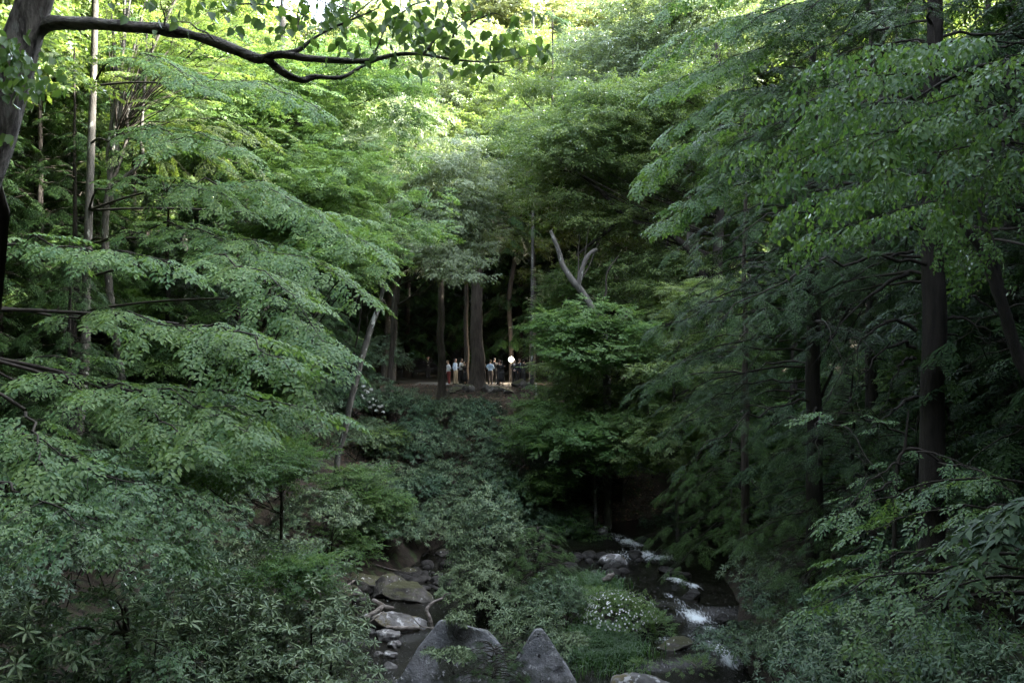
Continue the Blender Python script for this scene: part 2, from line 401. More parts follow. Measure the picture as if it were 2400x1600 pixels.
def water_z(X, Y):
    z = .012 * (Y - 30)
    z = z + .16 * sstep(0, 1, (Y + .5 * X - 38.6) / .9) + .14 * sstep(0, 1, (Y - .25 * X - 33.2) / .8) + .16 * sstep(0, 1, (Y - .2 * X - 29.2) / .8) + .14 * sstep(0, 1, (Y - .1 * X - 43) / .9)
    return z
def build_water():
    m, n, out = newmat('creek_water'); N = n.nodes; L = n.links
    bs = N.new('ShaderNodeBsdfPrincipled'); bs.inputs['Roughness'].default_value = .08; bs.inputs['Specular IOR Level'].default_value = .35
    at = N.new('ShaderNodeAttribute'); at.attribute_name = 'foam'
    tx = N.new('ShaderNodeTexCoord'); mp = N.new('ShaderNodeMapping'); mp.inputs['Rotation'].default_value = (0, 0, .35); mp.inputs['Scale'].default_value = (3.2, 1.0, 1)
    L.new(tx.outputs['Object'], mp.inputs[0])
    nz = N.new('ShaderNodeTexNoise'); nz.inputs['Scale'].default_value = 4.5; nz.inputs['Detail'].default_value = 8; nz.inputs['Roughness'].default_value = .7; L.new(mp.outputs[0], nz.inputs[0])
    ad = N.new('ShaderNodeMath'); ad.operation = 'MULTIPLY_ADD'; ad.inputs[1].default_value = .8; L.new(at.outputs['Fac'], ad.inputs[0]); 
    sb = N.new('ShaderNodeMath'); sb.operation = 'SUBTRACT'; sb.inputs[1].default_value = .82; ns = N.new('ShaderNodeMath'); ns.operation = 'MULTIPLY'; ns.inputs[1].default_value = 1.5; L.new(nz.outputs[0], ns.inputs[0]); L.new(ns.outputs[0], sb.inputs[0]); L.new(sb.outputs[0], ad.inputs[2])
    mr = N.new('ShaderNodeMapRange'); mr.inputs[1].default_value = .06; mr.inputs[2].default_value = .62; L.new(ad.outputs[0], mr.inputs[0])
    mx = N.new('ShaderNodeMix'); mx.data_type = 'RGBA'; mx.inputs[6].default_value = (.008, .007, .005, 1); mx.inputs[7].default_value = (.72, .78, .80, 1)
    L.new(mr.outputs[0], mx.inputs[0]); L.new(mx.outputs[2], bs.inputs[0])
    rr = N.new('ShaderNodeMapRange'); rr.inputs[3].default_value = .07; rr.inputs[4].default_value = .6; L.new(mr.outputs[0], rr.inputs[0]); L.new(rr.outputs[0], bs.inputs['Roughness'])
    bp = N.new('ShaderNodeBump'); bp.inputs['Strength'].default_value = .7; bp.inputs['Distance'].default_value = .05; L.new(nz.outputs[0], bp.inputs['Height']); L.new(bp.outputs[0], bs.inputs['Normal'])
    L.new(bs.outputs[0], out.inputs[0])
    xs = np.arange(-12, 40, .16); ys = np.concatenate([np.arange(-60, 20, 1.), np.arange(20, 62, .16)])
    X, Y = np.meshgrid(xs, ys); Z = water_z(X, Y); p = np.stack([X, Y, 0 * X], -1)
    Z = Z + .018 * wob(p, 2.6, 3, 4)
    foam = np.zeros_like(X)
    for (px, py, rx, ry, a) in [(1470, 1327, 18, 12, 1), (1520, 1352, 60, 8, .7), (1585, 1408, 16, 7, .9), (1622, 1422, 14, 6, .9), (1635, 1490, 30, 9, 1.), (1665, 1510, 18, 7, 1), (1585, 1538, 34, 8, .95), (1700, 1562, 24, 16, 1.), (1712, 1578, 16, 9, 1), (1580, 1450, 10, 14, .5), (1660, 1540, 40, 16, .42)]:
        b = hit(px, py, 20)
        wx = rx / FPX * b[1]; wy = ry / FPX * b[1] * b[1] / CZ
        foam = np.maximum(foam, a * np.exp(-(((X - b[0]) + .25 * (Y - b[1])) / wx) ** 2 - ((Y - b[1]) / wy / 1.3) ** 2) * (.75 + .45 * wob(p * np.array([1, .5, 1]), 3.5, 3, 7)))
    Z = Z + foam * .07 * (1 + wob(p, 5., 2, 6))
    v = np.stack([X, Y, Z], -1).reshape(-1, 3); nx = len(xs)
    i, j = np.meshgrid(np.arange(len(ys) - 1), np.arange(nx - 1), indexing='ij'); a = (i * nx + j).ravel()
    keep = (creek_s(X[:-1, :-1], Y[:-1, :-1]) < 1.5).ravel()
    f = np.stack([a, a + 1, a + nx + 1, a + nx], -1)[keep]
    o = mesh_obj('water', v, f, 4, m, smooth=True)
    at_ = o.data.attributes.new('foam', 'FLOAT', 'POINT'); at_.data.foreach_set('value', foam.ravel().astype(np.float32))
    tag(o, kind='structure')
build_water()

def build_path():
    xs = np.linspace(-6.8, 1.4, 40); ys = np.linspace(67.0, 72.5, 20); X, Y = np.meshgrid(xs, ys)
    Yc = Y + .5 * np.sin(X * .9) + .15 * np.sin(X * 2.7)
    v = np.stack([X, Yc, 7.0 + .012 + 0 * X], -1).reshape(-1, 3)
    v[:, 2] = ground(v[:, 0], v[:, 1]) + .03
    i, j = np.meshgrid(np.arange(19), np.arange(39), indexing='ij'); a = (i * 40 + j).ravel()
    tag(mesh_obj('path', v, np.stack([a, a + 1, a + 41, a + 40], -1), 4, M['path'], smooth=True), kind='structure')
build_path()

# ================================================================== trees
class Tree:
    def __init__(s, name, base, label, cat='tree', group=None):
        s.root = tag(empty(name, base), label, cat, group); s.tk = Tubes(); s.fo = Fol()
    def done(s, bark, leaf, tmpl='dia', crown_name='crown'):
        s.trunk = s.tk.build('trunk', M[bark], s.root); s.crown = s.fo.build(crown_name, M[leaf], s.root, tmpl)
        return s
def at_g0(px, d):
    x = (px - 1200) / FPX * d; return np.array([x, d, gz(x, d)])
def base_at(px, d): 
    x = (px - 1200) / FPX * d; return np.array([x, d, gz(x, d)])

# ---- L0: near leaning tree with the long limb, upper left
def near_tree():
    d = 8.0; t = Tree('leaning_tree', np.array([-6.9, d, gz(-6.9, d)]), 'rough-barked leaning tree at the upper left whose long bare limb crosses the top', 'tree')
    tp = trunk_path((-6.9, d), [P(-260, 900, d), P(-60, 420, d), P(20, 190, d), P(68, 40, d), P(130, -160, d), P(190, -420, d), P(240, -800, d)], 40)
    t.tk.add(tp, [.26, .24, .2, .175, .15, .13, .1, .06], 20, .10)
    t.tk.add([P(-40, 330, d) , P(10, 500, d + .3), P(-5, 700, d + .8), P(-30, 950, d + 1)][::-1], [.03, .04, .045, .05], 6, .1)
    t.trunk = t.tk.build('trunk', M['bark_big'], t.root)
    lb = Tubes()
    main = smooth_path([P(60, 110, d), P(100, 62, d), P(180, 55, d - .1), P(300, 62, d - .2), P(420, 76, d - .3), P(520, 105, d - .35), P(600, 137, d - .4), P(625, 140, d - .4), P(660, 168, d - .4), P(705, 188, d - .4), P(740, 180, d - .35), P(800, 182, d - .3), P(850, 155, d - .2), P(900, 135, d - .1)], 70)
    lb.add(main, [.075, .060, .050, .046, .044, .041, .038, .031, .028, .025, .021, .018, .014, .009], 14, .3)
    sec = smooth_path([P(612, 138, d - .4), P(660, 128, d - .45), P(720, 137, d - .5), P(790, 142, d - .5), P(860, 143, d - .5), P(930, 128, d - .5), P(990, 128, d - .5), P(1080, 142, d - .5), P(1180, 145, d - .45), P(1250, 125, d - .4)], 50)
    lb.add(sec, [.034, .03, .028, .024, .02, .016, .012, .009, .006, .003], 8, .12)
    up1 = smooth_path([P(660, 128, d - .45), P(700, 118, d - .45), P(725, 98, d - .45), P(770, 70, d - .5), P(840, 40, d - .5), P(890, 18, d - .5)], 20)
    lb.add(up1, [.026, .02, .014, .01, .007, .004], 6, .1)
    up2 = smooth_path([P(990, 130, d - .5), P(1010, 105, d - .5), P(1040, 60, d - .5), P(1060, -10, d - .5)], 12)
    lb.add(up2, [.014, .01, .006, .003], 5)
    for a, b in [((505, 98), (380, 45)), ((385, 62), (383, 0)), ((700, 40), (690, 120)), ((1060, 90), (1130, 40)), ((800, 60), (960, -40)), ((870, 140), (930, 30)), ((560, 10), (760, 60)), ((640, -20), (900, 70)), ((900, 60), (1100, -30)), ((1100, 60), (1180, 40))]:
        lb.add(curve(P(*a, d - .45), P(*b, d - .55), .05, 7, .012), [.008, .005, .002], 4)
    lb.build('limb', M['bark_branch'], t.root)
    fo = Fol()
    def cl(px, py, r, n, dd=-.5):
        for i in range(n):
            q = P(px + rng.normal() * r, py + rng.normal() * r * .55, d + dd + rng.normal() * .18)
            th = U(0, 6.28); a = np.array([math.cos(th) * .8, math.sin(th) * .6, -.75])
            NL.append((q, a, np.array([math.cos(th + 1.5), -1.2, .6]), U(.06, .10), U(.25, .9)))
    NL = []
    for c in [(20, 95, 30, 14), (50, 150, 40, 44), (15, 185, 28, 30), (110, 195, 26, 22), (70, 205, 30, 20), (30, 120, 30, 24), (20, 320, 22, 6), (5, 130, 25, 10),
              (470, 15, 55, 22), (560, 25, 60, 26), (650, 30, 55, 18), (740, 50, 60, 30), (820, 30, 50, 22), (880, 60, 45, 24), (960, 45, 45, 30), (980, 95, 40, 26), (1020, 75, 45, 30),
              (1060, 110, 45, 26), (1110, 130, 45, 26), (1150, 110, 40, 20), (1180, 70, 28, 12), (1240, 35, 14, 6), (1190, 110, 40, 18), (1270, 115, 25, 10), (930, 10, 50, 22), (1010, 10, 50, 22), (860, 130, 35, 14), (800, 110, 35, 10), (980, 145, 40, 10), (1090, 10, 40, 12), (330, 10, 50, 12), (700, 5, 60, 20), (1145, 165, 10, 3)]:
        cl(*c)
    A = [np.array([x[k] for x in NL]) for k in range(5)]
    tv, tf = TM['ova']; ax = nrmz(A[1]); sd = nrmz(np.cross(A[2] + rng.normal(size=ax.shape) * .4, ax)); nn = np.cross(ax, sd); ln = A[3][:, None, None]
    v = A[0][:, None] + ln * tv[None, :, 0:1] * ax[:, None] + ln * .72 * tv[None, :, 1:2] * sd[:, None] + ln * tv[None, :, 2:3] * nn[:, None] * 1.4
    f = (np.arange(len(NL))[:, None, None] * 6 + tf[None]).reshape(-1, 4)
    mesh_obj('crown', v.reshape(-1, 3), f, 4, M['broad'], t.root, tint=np.repeat(A[4], 2))
near_tree()

# ---- layered beeches at the left: explicit boughs (root px, tip px, depth at root, depth at tip, width m)
def bough_tree(name, label, basexy, tpts, radii, bark, boughs, leaf, kind='beech', tmpl='dia', cat='tree', group=None, ls=1., tint=.5, extra=None, **kw):
    b = np.array([basexy[0], basexy[1], gz(*basexy)])
    t = Tree(name, b, label, cat, group)
    tp = trunk_path(basexy, tpts, 24); t.tk.add(tp, radii, 12, .06)
    for (a, c, wd, sg) in boughs:
        p0, p1 = P(*a), P(*c)
        k = int(np.argmin(np.linalg.norm(tp - p0, axis=1)))
        if np.linalg.norm(tp[k] - p0) > .6:
            t.tk.add(curve(tp[k], p0, .1, 6), [.04, .024], 5)
        tier(t.fo, t.tk, p0, p1, wd, sg, .03, kind, ls=ls, tint=tint + U(-.12, .12), **kw)
    if extra: extra(t, tp)
    return t.done(bark, leaf, tmpl)

bough_tree('beech_tree', 'tall grey beech at the left, its straight trunk behind layered boughs lit pale green', (-13.5, 30),
    [P(195, 900, 30), P(205, 600, 30), P(215, 300, 30), P(222, 60, 30), P(224, -200, 30), P(226, -500, 30)], [.17, .14, .12, .10, .09, .07], 'bark_grey',
    [((240, 560, 27), (860, 690, 20), 2.3, .8), ((430, 610, 24), (760, 800, 17.5), 2.2, .7), ((560, 700, 24), (790, 860, 18), 2.0, .5), 
     ((250, 330, 28), (560, 345, 22), 2.2, .4), ((230, 440, 28), (560, 480, 23), 2.0, .4), ((450, 430, 27), (760, 520, 22), 2.2, .5), ((600, 500, 28), (900, 600, 24), 2.2, .5),
     ((430, 200, 28), (760, 260, 23), 2.2, .5), ((260, 140, 28), (500, 210, 24), 2.0, .4), ((380, 560, 26), (640, 650, 21), 2.0, .5)],
    'beech', ls=1.3, tint=.45, sub=.22)
bough_tree('young_beech', 'younger beech at the far left whose lower flat boughs hang over the hobblebush', (-9.6, 16.5),
    [P(-180, 1000, 16.5), P(-150, 700, 16.5), P(-130, 300, 17), P(-110, -200, 17.5)], [.13, .11, .09, .05], 'bark_grey',
    [((-60, 880, 16), (600, 985, 13.4), 1.9, .22), ((280, 925, 15.6), (780, 965, 14.6), 1.2, .15), ((250, 930, 15), (470, 1035, 12.6), 1.1, .1), ((380, 940, 15), (590, 1010, 12.8), .9, .05),
     ((120, 740, 17), (500, 800, 14.6), 1.6, .25), ((420, 760, 16), (690, 880, 13.8), 1.8, .3), ((-40, 575, 18), (420, 625, 15.5), 1.2, .25),
     ((-50, 1000, 14), (190, 1075, 12.4), 1.2, .1), ((60, 960, 14), (110, 1100, 12), .8, .05), ((-60, 855, 17), (230, 835, 16.4), .5, .08)],
    'beech', tmpl='ova', ls=1.2, tint=.5, step=.18, sub=.2)
def vstems(t, tp):
    for a in [((255, 330), (300, 40), (330, -250)), ((262, 420), (272, 180), (255, -20)), ((275, 300), (320, 90), (370, -100)), ((300, 260), (360, 110), (440, -60)), ((330, 320), (340, 180), (345, 60))]:
        t.tk.add(smooth_path([tp[8], P(a[0][0], a[0][1] + 60, 33)] + [P(q[0], q[1], 33) for q in a], 14), [.085, .07, .055, .04], 8, .08)
    for i in range(46):
        p = P(U(240, 760), U(-160, 480), U(30, 37)); tier(t.fo, t.tk, tp[12], p, 2.4, .5, .03, 'beech', t0=.45, ls=1.15, tint=U(.4, .9), sub=.5)
bough_tree('multistem_beech', 'many-stemmed beech at the upper left, its leaning stems dark against yellow-green leaves', (-12.2, 33),
    [P(250, 620, 33), P(262, 400, 33), P(275, 260, 33), P(290, 100, 33), P(300, -250, 33)], [.15, .12, .09, .07, .05], 'bark_grey', [], 'canopy', extra=vstems)

# ---- generic crown tree from pixel ellipsoids
def crown_tree(name, label, bpx, d, tpts, radii, crowns,  bark='bark_grey', leaf='canopy', kind='loose', tmpl='dia', cat='tree', group=None, extra=None, **kw):
    b = base_at(bpx, d); t = Tree(name, b, label, cat, group)
    tp = trunk_path((b[0], b[1]), [P(*q) if len(q) == 3 else P(q[0], q[1], d) for q in tpts], 20); t.tk.add(tp, radii, 10, .06)
    for (px, py, hw, hh, dd, dep, n) in crowns:
        crown(t.fo, t.tk, P(px, py, dd), (hw / FPX * dd, dep, hh / FPX * dd), n, tp, kind, **kw)
    if extra: extra(t, tp)
    return t.done(bark, leaf, tmpl)

crown_tree('broadleaf_tree', 'leafy tree left of centre whose sprays overhang the dark bank above the leaning birch', 560, 40, [(620, 700), (640, 400), (660, 100), (670, -150)], [.28, .22, .16, .08],
    [(620, 320, 260, 180, 40, 4, 110), (740, 480, 180, 130, 36, 3.2, 80), (780, 610, 90, 70, 33, 2, 26), (480, 200, 200, 150, 42, 4, 50), (820, 250, 150, 160, 42, 4, 50)], leaf='beech', kind='beech', r=1.25, per=22, ss=.62, ls=1.15, tint=.55, flat=.3)
crown_tree('drooping_tree', 'pale fine-leaved tree in the centre hanging over the dark trunks beside the gathering', 905, 56, [(930, 700), (960, 450), (990, 200)], [.16, .13, .1, .05],
    [(1060, 430, 105, 110, 55, 3.0, 64), (1000, 560, 130, 60, 54, 3, 40), (1085, 620, 50, 45, 53, 1.4, 12), (930, 330, 110, 130, 58, 4, 60), (1100, 530, 50, 60, 56, 2.2, 22)], bark='bark_warm', leaf='pale', kind='hang', r=1.1, per=18, ss=.62, ls=1.1, tint=.8, flat=.3)
crown_tree('pale_tree', 'tall airy tree with many thin upright stems left of the top centre', 900, 80, [(930, 420), (945, 200), (940, 0)], [.3, .25, .18, .08],
    [(950, 170, 170, 150, 80, 5, 110), (860, 330, 120, 120, 78, 4, 60)], leaf='pale', r=1.7, per=22, ss=.95, ls=1.3, tint=.75,
    extra=lambda t, tp: [t.tk.add(smooth_path([tp[8], P(920 + 12 * k, 420, 79), P(905 + 22 * k, 250, 79), P(890 + 36 * k, 120, 79)], 8), [.08, .05, .02], 5) for k in range(5)] and None)
crown_tree('broadleaf_tree', 'bright green tree crowning the middle of the view right of the top centre', 1260, 86, [(1240, 420), (1245, 200), (1250, 20)], [.4, .3, .2, .08],
    [(1230, 230, 170, 150, 84, 6, 110), (1160, 330, 90, 80, 80, 4, 30)], leaf='canopy', r=1.8, per=22, ss=1.0, ls=1.3, tint=.6)
def oak_arch(t, tp):
    t.tk.add(smooth_path([P(1680, 900, 52), P(1655, 680, 52), P(1630, 610, 52), P(1600, 570, 52), P(1545, 535, 52), P(1490, 520, 52), P(1450, 495, 52), P(1400, 440, 52), P(1350, 405, 52), P(1290, 400, 52)], 40), [.26, .22, .19, .17, .15, .13, .12, .10, .06, .03], 10, .08)
    t.tk.add(smooth_path([P(1450, 515, 52), P(1420, 545, 52), P(1380, 575, 52), P(1350, 600, 52)], 12), [.12, .09, .05], 8, .05)
    t.tk.add(smooth_path([P(1350, 405, 52), P(1350, 360, 52), P(1365, 350, 52)], 8), [.08, .05, .03], 6)
    t.tk.add(smooth_path([P(1290, 460, 54), P(1320, 430, 54), P(1340, 410, 54)], 8), [.18, .15, .1], 8, .06)
crown_tree('arching_tree', 'large spreading tree right of centre with a dark limb that arches to the left', 1690, 52, [(1680, 700), (1690, 400), (1680, 100)], [.36, .3, .22, .1],
    [(1390, 330, 190, 130, 53, 4, 130), (1570, 400, 150, 140, 54, 4, 90), (1500, 640, 120, 60, 54, 3, 30), (1310, 470, 110, 60, 57, 2.5, 30), (1620, 250, 120, 120, 52, 3, 50)], bark='bark_dark', leaf='canopy', kind='loose', r=1.35, per=26, ss=.72, ls=1.2, tint=.4, extra=oak_arch)
def yfork(t, tp):
    t.tk.add(smooth_path([tp[-1], P(1340, 655, 49), P(1318, 620, 49), P(1310, 590, 49), P(1290, 540, 49)], 14), [.16, .15, .13, .08], 12, .22)
    t.tk.add(smooth_path([tp[-1], P(1362, 640, 49), P(1372, 610, 49), P(1385, 592, 49), P(1400, 585, 49)], 14), [.15, .12, .12, .10], 12, .22)
    t.tk.add(smooth_path([P(1400, 715, 49), P(1420, 690, 49), P(1422, 640, 49), P(1450, 600, 49)], 10), [.06, .05, .03], 6)
crown_tree('forked_tree', 'old tree with a grey trunk forking into two bare stubs right of centre', 1425, 49, [(1420, 800), (1400, 745), (1375, 700), (1355, 672)], [.2, .18, .17, .165], [(1440, 520, 120, 35, 53, 2.5, 14)], leaf='canopy', r=1.2, per=20, ss=.75, ls=1.2, extra=yfork, bark='bark_grey')
# understorey maples in front of the centre-right slope
for (lab, bpx, d, cr, tint, mt, kd) in [
    ('maple spreading flat fresh-green sprays just right of the gathering, under the forked tree', 1330, 58, [(1345, 690, 85, 70, 58, 3, 28), (1300, 785, 50, 60, 57, 1.8, 18), (1405, 800, 100, 75, 46.5, 1.6, 40), (1340, 770, 60, 50, 47, 1.2, 12)], .45, 'maple', 'hand'),
    ('bushy young tree below the forked trunk, right of the white marker post', 1460, 52, [(1430, 880, 150, 80, 52, 3, 46), (1350, 900, 100, 70, 53, 2.5, 26), (1530, 790, 100, 80, 53, 3, 30)], .4, 'canopy', 'beech'),
    ('low spreading sapling beneath the leaf-littered slope, right of centre', 1400, 48, [(1320, 1010, 110, 50, 48, 2.2, 26), (1420, 1020, 150, 70, 47, 3, 40), (1290, 960, 60, 25, 50, 1.5, 8)], .4, 'maple', 'hand'),
    ('green young tree filling the gap left of the dark hemlock boughs', 1590, 46, [(1590, 900, 110, 110, 46, 3, 46), (1540, 1040, 110, 70, 45, 2.5, 30), (1640, 740, 90, 90, 48, 3, 28)], .5, 'canopy', 'beech'),
    ]:
    crown_tree('understorey_tree', lab, bpx, d, [(bpx - 10, cr[0][1] + 40), (bpx - 20, cr[0][1] - 30)], [.1, .07, .03], cr, leaf=mt, kind=kd, r=1.0, per=24, ss=.62, ls=1.1, tint=tint, flat=.35, limbr=.03)
crown_tree('broadleaf_tree', 'tall soft-leaved tree at the top right of centre beside the gaps of white sky', 1640, 62, [(1620, 500), (1600, 200), (1590, -100)], [.4, .34, .25, .1],
    [(1560, 130, 170, 150, 62, 5, 120), (1440, 180, 120, 100, 66, 4, 46), (1700, 60, 120, 120, 60, 4, 50)], leaf='pale', r=1.6, per=24, ss=.85, ls=1.25, tint=.5)
_gb = []
for y0, y1, x1, d1 in ((-120, -60, 1640, 25), (-60, 20, 1560, 26), (10, 60, 1720, 24), (40, 120, 1540, 27), (90, 170, 1660, 25), (130, 215, 1530, 27), (170, 260, 1700, 24.5), (210, 310, 1560, 26), (280, 350, 1690, 25), (300, 420, 1500, 28), (350, 470, 1600, 26), (420, 520, 1540, 28), (60, 60, 1800, 24), (-100, -40, 1780, 24)):
    _gb.append(((x1 + U(260, 400), y0 - 10, 28.5), (x1, y1, d1), U(1.9, 2.7), U(.25, .6)))
bough_tree('broadleaf_tree', 'leafy tree at the upper right whose flat grey-green boughs sweep down to the left', (12.0, 28.5), [P(2190, 700, 28.5), P(2120, 300, 28.5), P(2000, -100, 28.5), P(1960, -300, 28.5)], [.2, .17, .12, .07, .04], 'bark_dark', _gb, 'broad', tint=.5, ls=1.25, sub=.2, step=.19)

# ---- near big-leaved boughs, upper right
def big_leaf():
    bp = np.array([9.2, 13.5, gz(9.2, 13.5)])
    t = Tree('big_leaved_tree', bp, 'broad-leaved tree reaching in from the right edge with drooping boughs of large pointed leaves', 'tree')
    tp = trunk_path((9.2, 13.5), [P(2700, 900, 13.5), P(2650, 400, 13.5), P(2600, 0, 13.5), P(2580, -400, 13.5)], 20); t.tk.add(tp, [.2, .17, .14, .08], 10, .06)
    t.tk.add(smooth_path([P(2600, 120, 13.5), P(2500, 145, 13), P(2400, 150, 12.6), P(2300, 155, 12.5), P(2220, 187, 12.4), P(2150, 230, 12.3)], 20), [.06, .045, .035, .028, .02, .01], 8, .08)
    for a, b, wd, sg in [((2450, 110, 13.4), (1930, 135, 12), 1.1, .2), ((2430, 190, 13), (1830, 225, 12), 1.1, .25), ((2380, 255, 13.2), (1780, 325, 12), 1.2, .3), ((2400, 300, 12.6), (1860, 375, 11.6), 1.1, .25),
                     ((2450, 270, 12), (2040, 330, 11.2), 1.2, .2), ((2400, 330, 12), (2090, 400, 11.2), 1.1, .15), ((2500, 330, 12), (2260, 430, 11.4), .8, .15), ((2500, 220, 11.5), (2330, 290, 11), .7, .1),
                     ((2350, 420, 14), (1860, 470, 13), 1.0, .25), ((2300, 470, 15), (1880, 560, 13.5), .9, .2), ((2480, 120, 12), (2320, 165, 11), .7, .15)]:
        tier(t.fo, t.tk, P(*a), P(*b), wd, sg, .018, 'hang', sub=.17, step=.17, ss=.46, ls=.95, tint=.45, t0=.2)
    t.done('bark_lichen', 'broad', 'ova')
big_leaf()

# ---- conifers
def conifer(name, label, bx, by, H, r0, z0, lmax, n, bark='bark_dark', sp=.34, ss=.6, ls=1.0, tint=.4, dead=(), lean=(0, 0), group=None, wfac=.5, droop=-.28, az=None, tmpl='dia', deadlimbs=0):
    g = gz(bx, by); t = Tree(name, np.array([bx, by, g]), label, 'tree', group)
    tp = np.array([[bx + lean[0] * f * H, by + lean[1] * f * H, g - .4 + f * (H + .4)] for f in np.linspace(0, 1, 16)])
    tp[1:-1, :2] += rng.normal(size=(14, 2)) * .03
    rr = np.linspace(r0, r0 * .12, 16); rr[0] *= 1.5; t.tk.add(smooth_path(tp, 70), rr, 22, .13)
    for i in range(n):
        f = (i + U(0, 1)) / n; z = g + z0 + (H - z0) * f; k = np.interp(z, tp[:, 2], np.arange(16)); b = tp[int(k)]; b = np.array([b[0], b[1], z])
        a = U(0, 6.283) if az is None else U(*az); L = lmax * (1 - f) ** .7 * U(.7, 1.1) + .5
        d = np.array([math.cos(a), math.sin(a), 0]); e = b + d * L + UP * (droop * L * U(.6, 1.3))
        tier(t.fo, t.tk, b + d * r0 * .5, e, L * wfac, .10 * L, .016 + .007 * L, 'hem', sub=sp, step=.3, ss=ss, ls=ls, tint=tint, t0=.2)
    for (p, q, sg, r_) in dead:
        lb = Tubes(); c = curve(P(*p), P(*q), sg, 14, .03); lb.add(c, [r_, r_ * .7, r_ * .3, .006], 7, .06)
        for j in range(5):
            k = random.randrange(4, 13); e = c[k] + nrmz(c[k] - c[k - 1]) * U(.2, .7) + rng.normal(size=3) * .25; lb.add([c[k], (c[k] + e) / 2 + rng.normal(size=3) * .03, e], [.012, .008, .004], 4)
        lb.build('limb', M['bark_dark'], t.root)
    for i in range(deadlimbs):
        z = g + U(1.5, z0 + 2); a = U(0, 6.283); L = U(.8, 2.4); b = np.array([bx, by, z]); e = b + np.array([math.cos(a) * L, math.sin(a) * L, U(-.5, .1) * L]); t.tk.add(curve(b, e, .1, 6, .04), [.03, .015, .004], 4)
    return t.done(bark, 'hemlock', tmpl)
# right: the big hemlock with bare arching limbs
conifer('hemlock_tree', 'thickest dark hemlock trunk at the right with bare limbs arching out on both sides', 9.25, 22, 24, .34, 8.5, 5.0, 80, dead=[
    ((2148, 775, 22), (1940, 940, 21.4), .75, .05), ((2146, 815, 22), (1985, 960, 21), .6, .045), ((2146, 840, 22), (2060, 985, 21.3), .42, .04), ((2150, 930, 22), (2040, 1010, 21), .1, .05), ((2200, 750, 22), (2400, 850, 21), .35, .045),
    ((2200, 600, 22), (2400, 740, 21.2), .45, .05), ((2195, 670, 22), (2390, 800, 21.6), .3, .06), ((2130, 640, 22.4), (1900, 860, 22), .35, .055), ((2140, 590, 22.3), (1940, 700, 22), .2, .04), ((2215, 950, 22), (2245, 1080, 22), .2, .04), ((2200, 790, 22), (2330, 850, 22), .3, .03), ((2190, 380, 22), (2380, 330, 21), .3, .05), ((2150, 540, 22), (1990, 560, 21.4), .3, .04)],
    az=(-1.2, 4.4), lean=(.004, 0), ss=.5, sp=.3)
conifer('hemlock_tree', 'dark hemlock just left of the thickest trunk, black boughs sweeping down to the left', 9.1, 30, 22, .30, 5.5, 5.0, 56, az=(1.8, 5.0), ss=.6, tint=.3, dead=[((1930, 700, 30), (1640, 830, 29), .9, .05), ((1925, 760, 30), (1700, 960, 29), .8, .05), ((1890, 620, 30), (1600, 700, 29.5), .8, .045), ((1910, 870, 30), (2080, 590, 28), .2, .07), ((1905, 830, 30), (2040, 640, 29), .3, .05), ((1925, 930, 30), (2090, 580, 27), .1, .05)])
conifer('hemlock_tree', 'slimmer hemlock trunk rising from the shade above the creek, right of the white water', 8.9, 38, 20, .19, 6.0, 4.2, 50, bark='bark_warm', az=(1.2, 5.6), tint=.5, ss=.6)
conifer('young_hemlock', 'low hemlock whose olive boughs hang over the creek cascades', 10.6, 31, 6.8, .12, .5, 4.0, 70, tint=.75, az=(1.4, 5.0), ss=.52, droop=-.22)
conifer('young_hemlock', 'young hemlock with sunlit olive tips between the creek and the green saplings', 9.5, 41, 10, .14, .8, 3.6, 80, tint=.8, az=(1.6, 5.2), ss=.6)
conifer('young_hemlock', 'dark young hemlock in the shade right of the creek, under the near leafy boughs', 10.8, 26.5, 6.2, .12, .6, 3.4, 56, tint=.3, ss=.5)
# curved tree, right edge
t = Tree('curved_tree', base_at(2480, 19), 'crooked dark-trunked tree bending in from the right edge behind the thick hemlock limbs', 'tree')
tp = trunk_path((10.4, 19), [P(2440, 1000, 19), P(2385, 830, 19), P(2345, 700, 19), P(2300, 590, 19), P(2255, 520, 19), P(2215, 420, 19), P(2230, 300, 19)], 30); t.tk.add(tp, [.15, .13, .115, .10, .09, .075, .055, .04], 14, .3)
t.tk.add(smooth_path([P(2345, 700, 19), P(2325, 580, 19), P(2300, 480, 19), P(2330, 330, 19)], 14), [.1, .08, .06, .04], 8, .06)
for i in range(12):
    tier(t.fo, t.tk, tp[24], P(U(2180, 2420), U(380, 640), U(17.5, 21)), 1.2, .2, .015, 'hang', t0=.5, ss=.45, tint=.4)
t.done('bark_dark', 'beech')
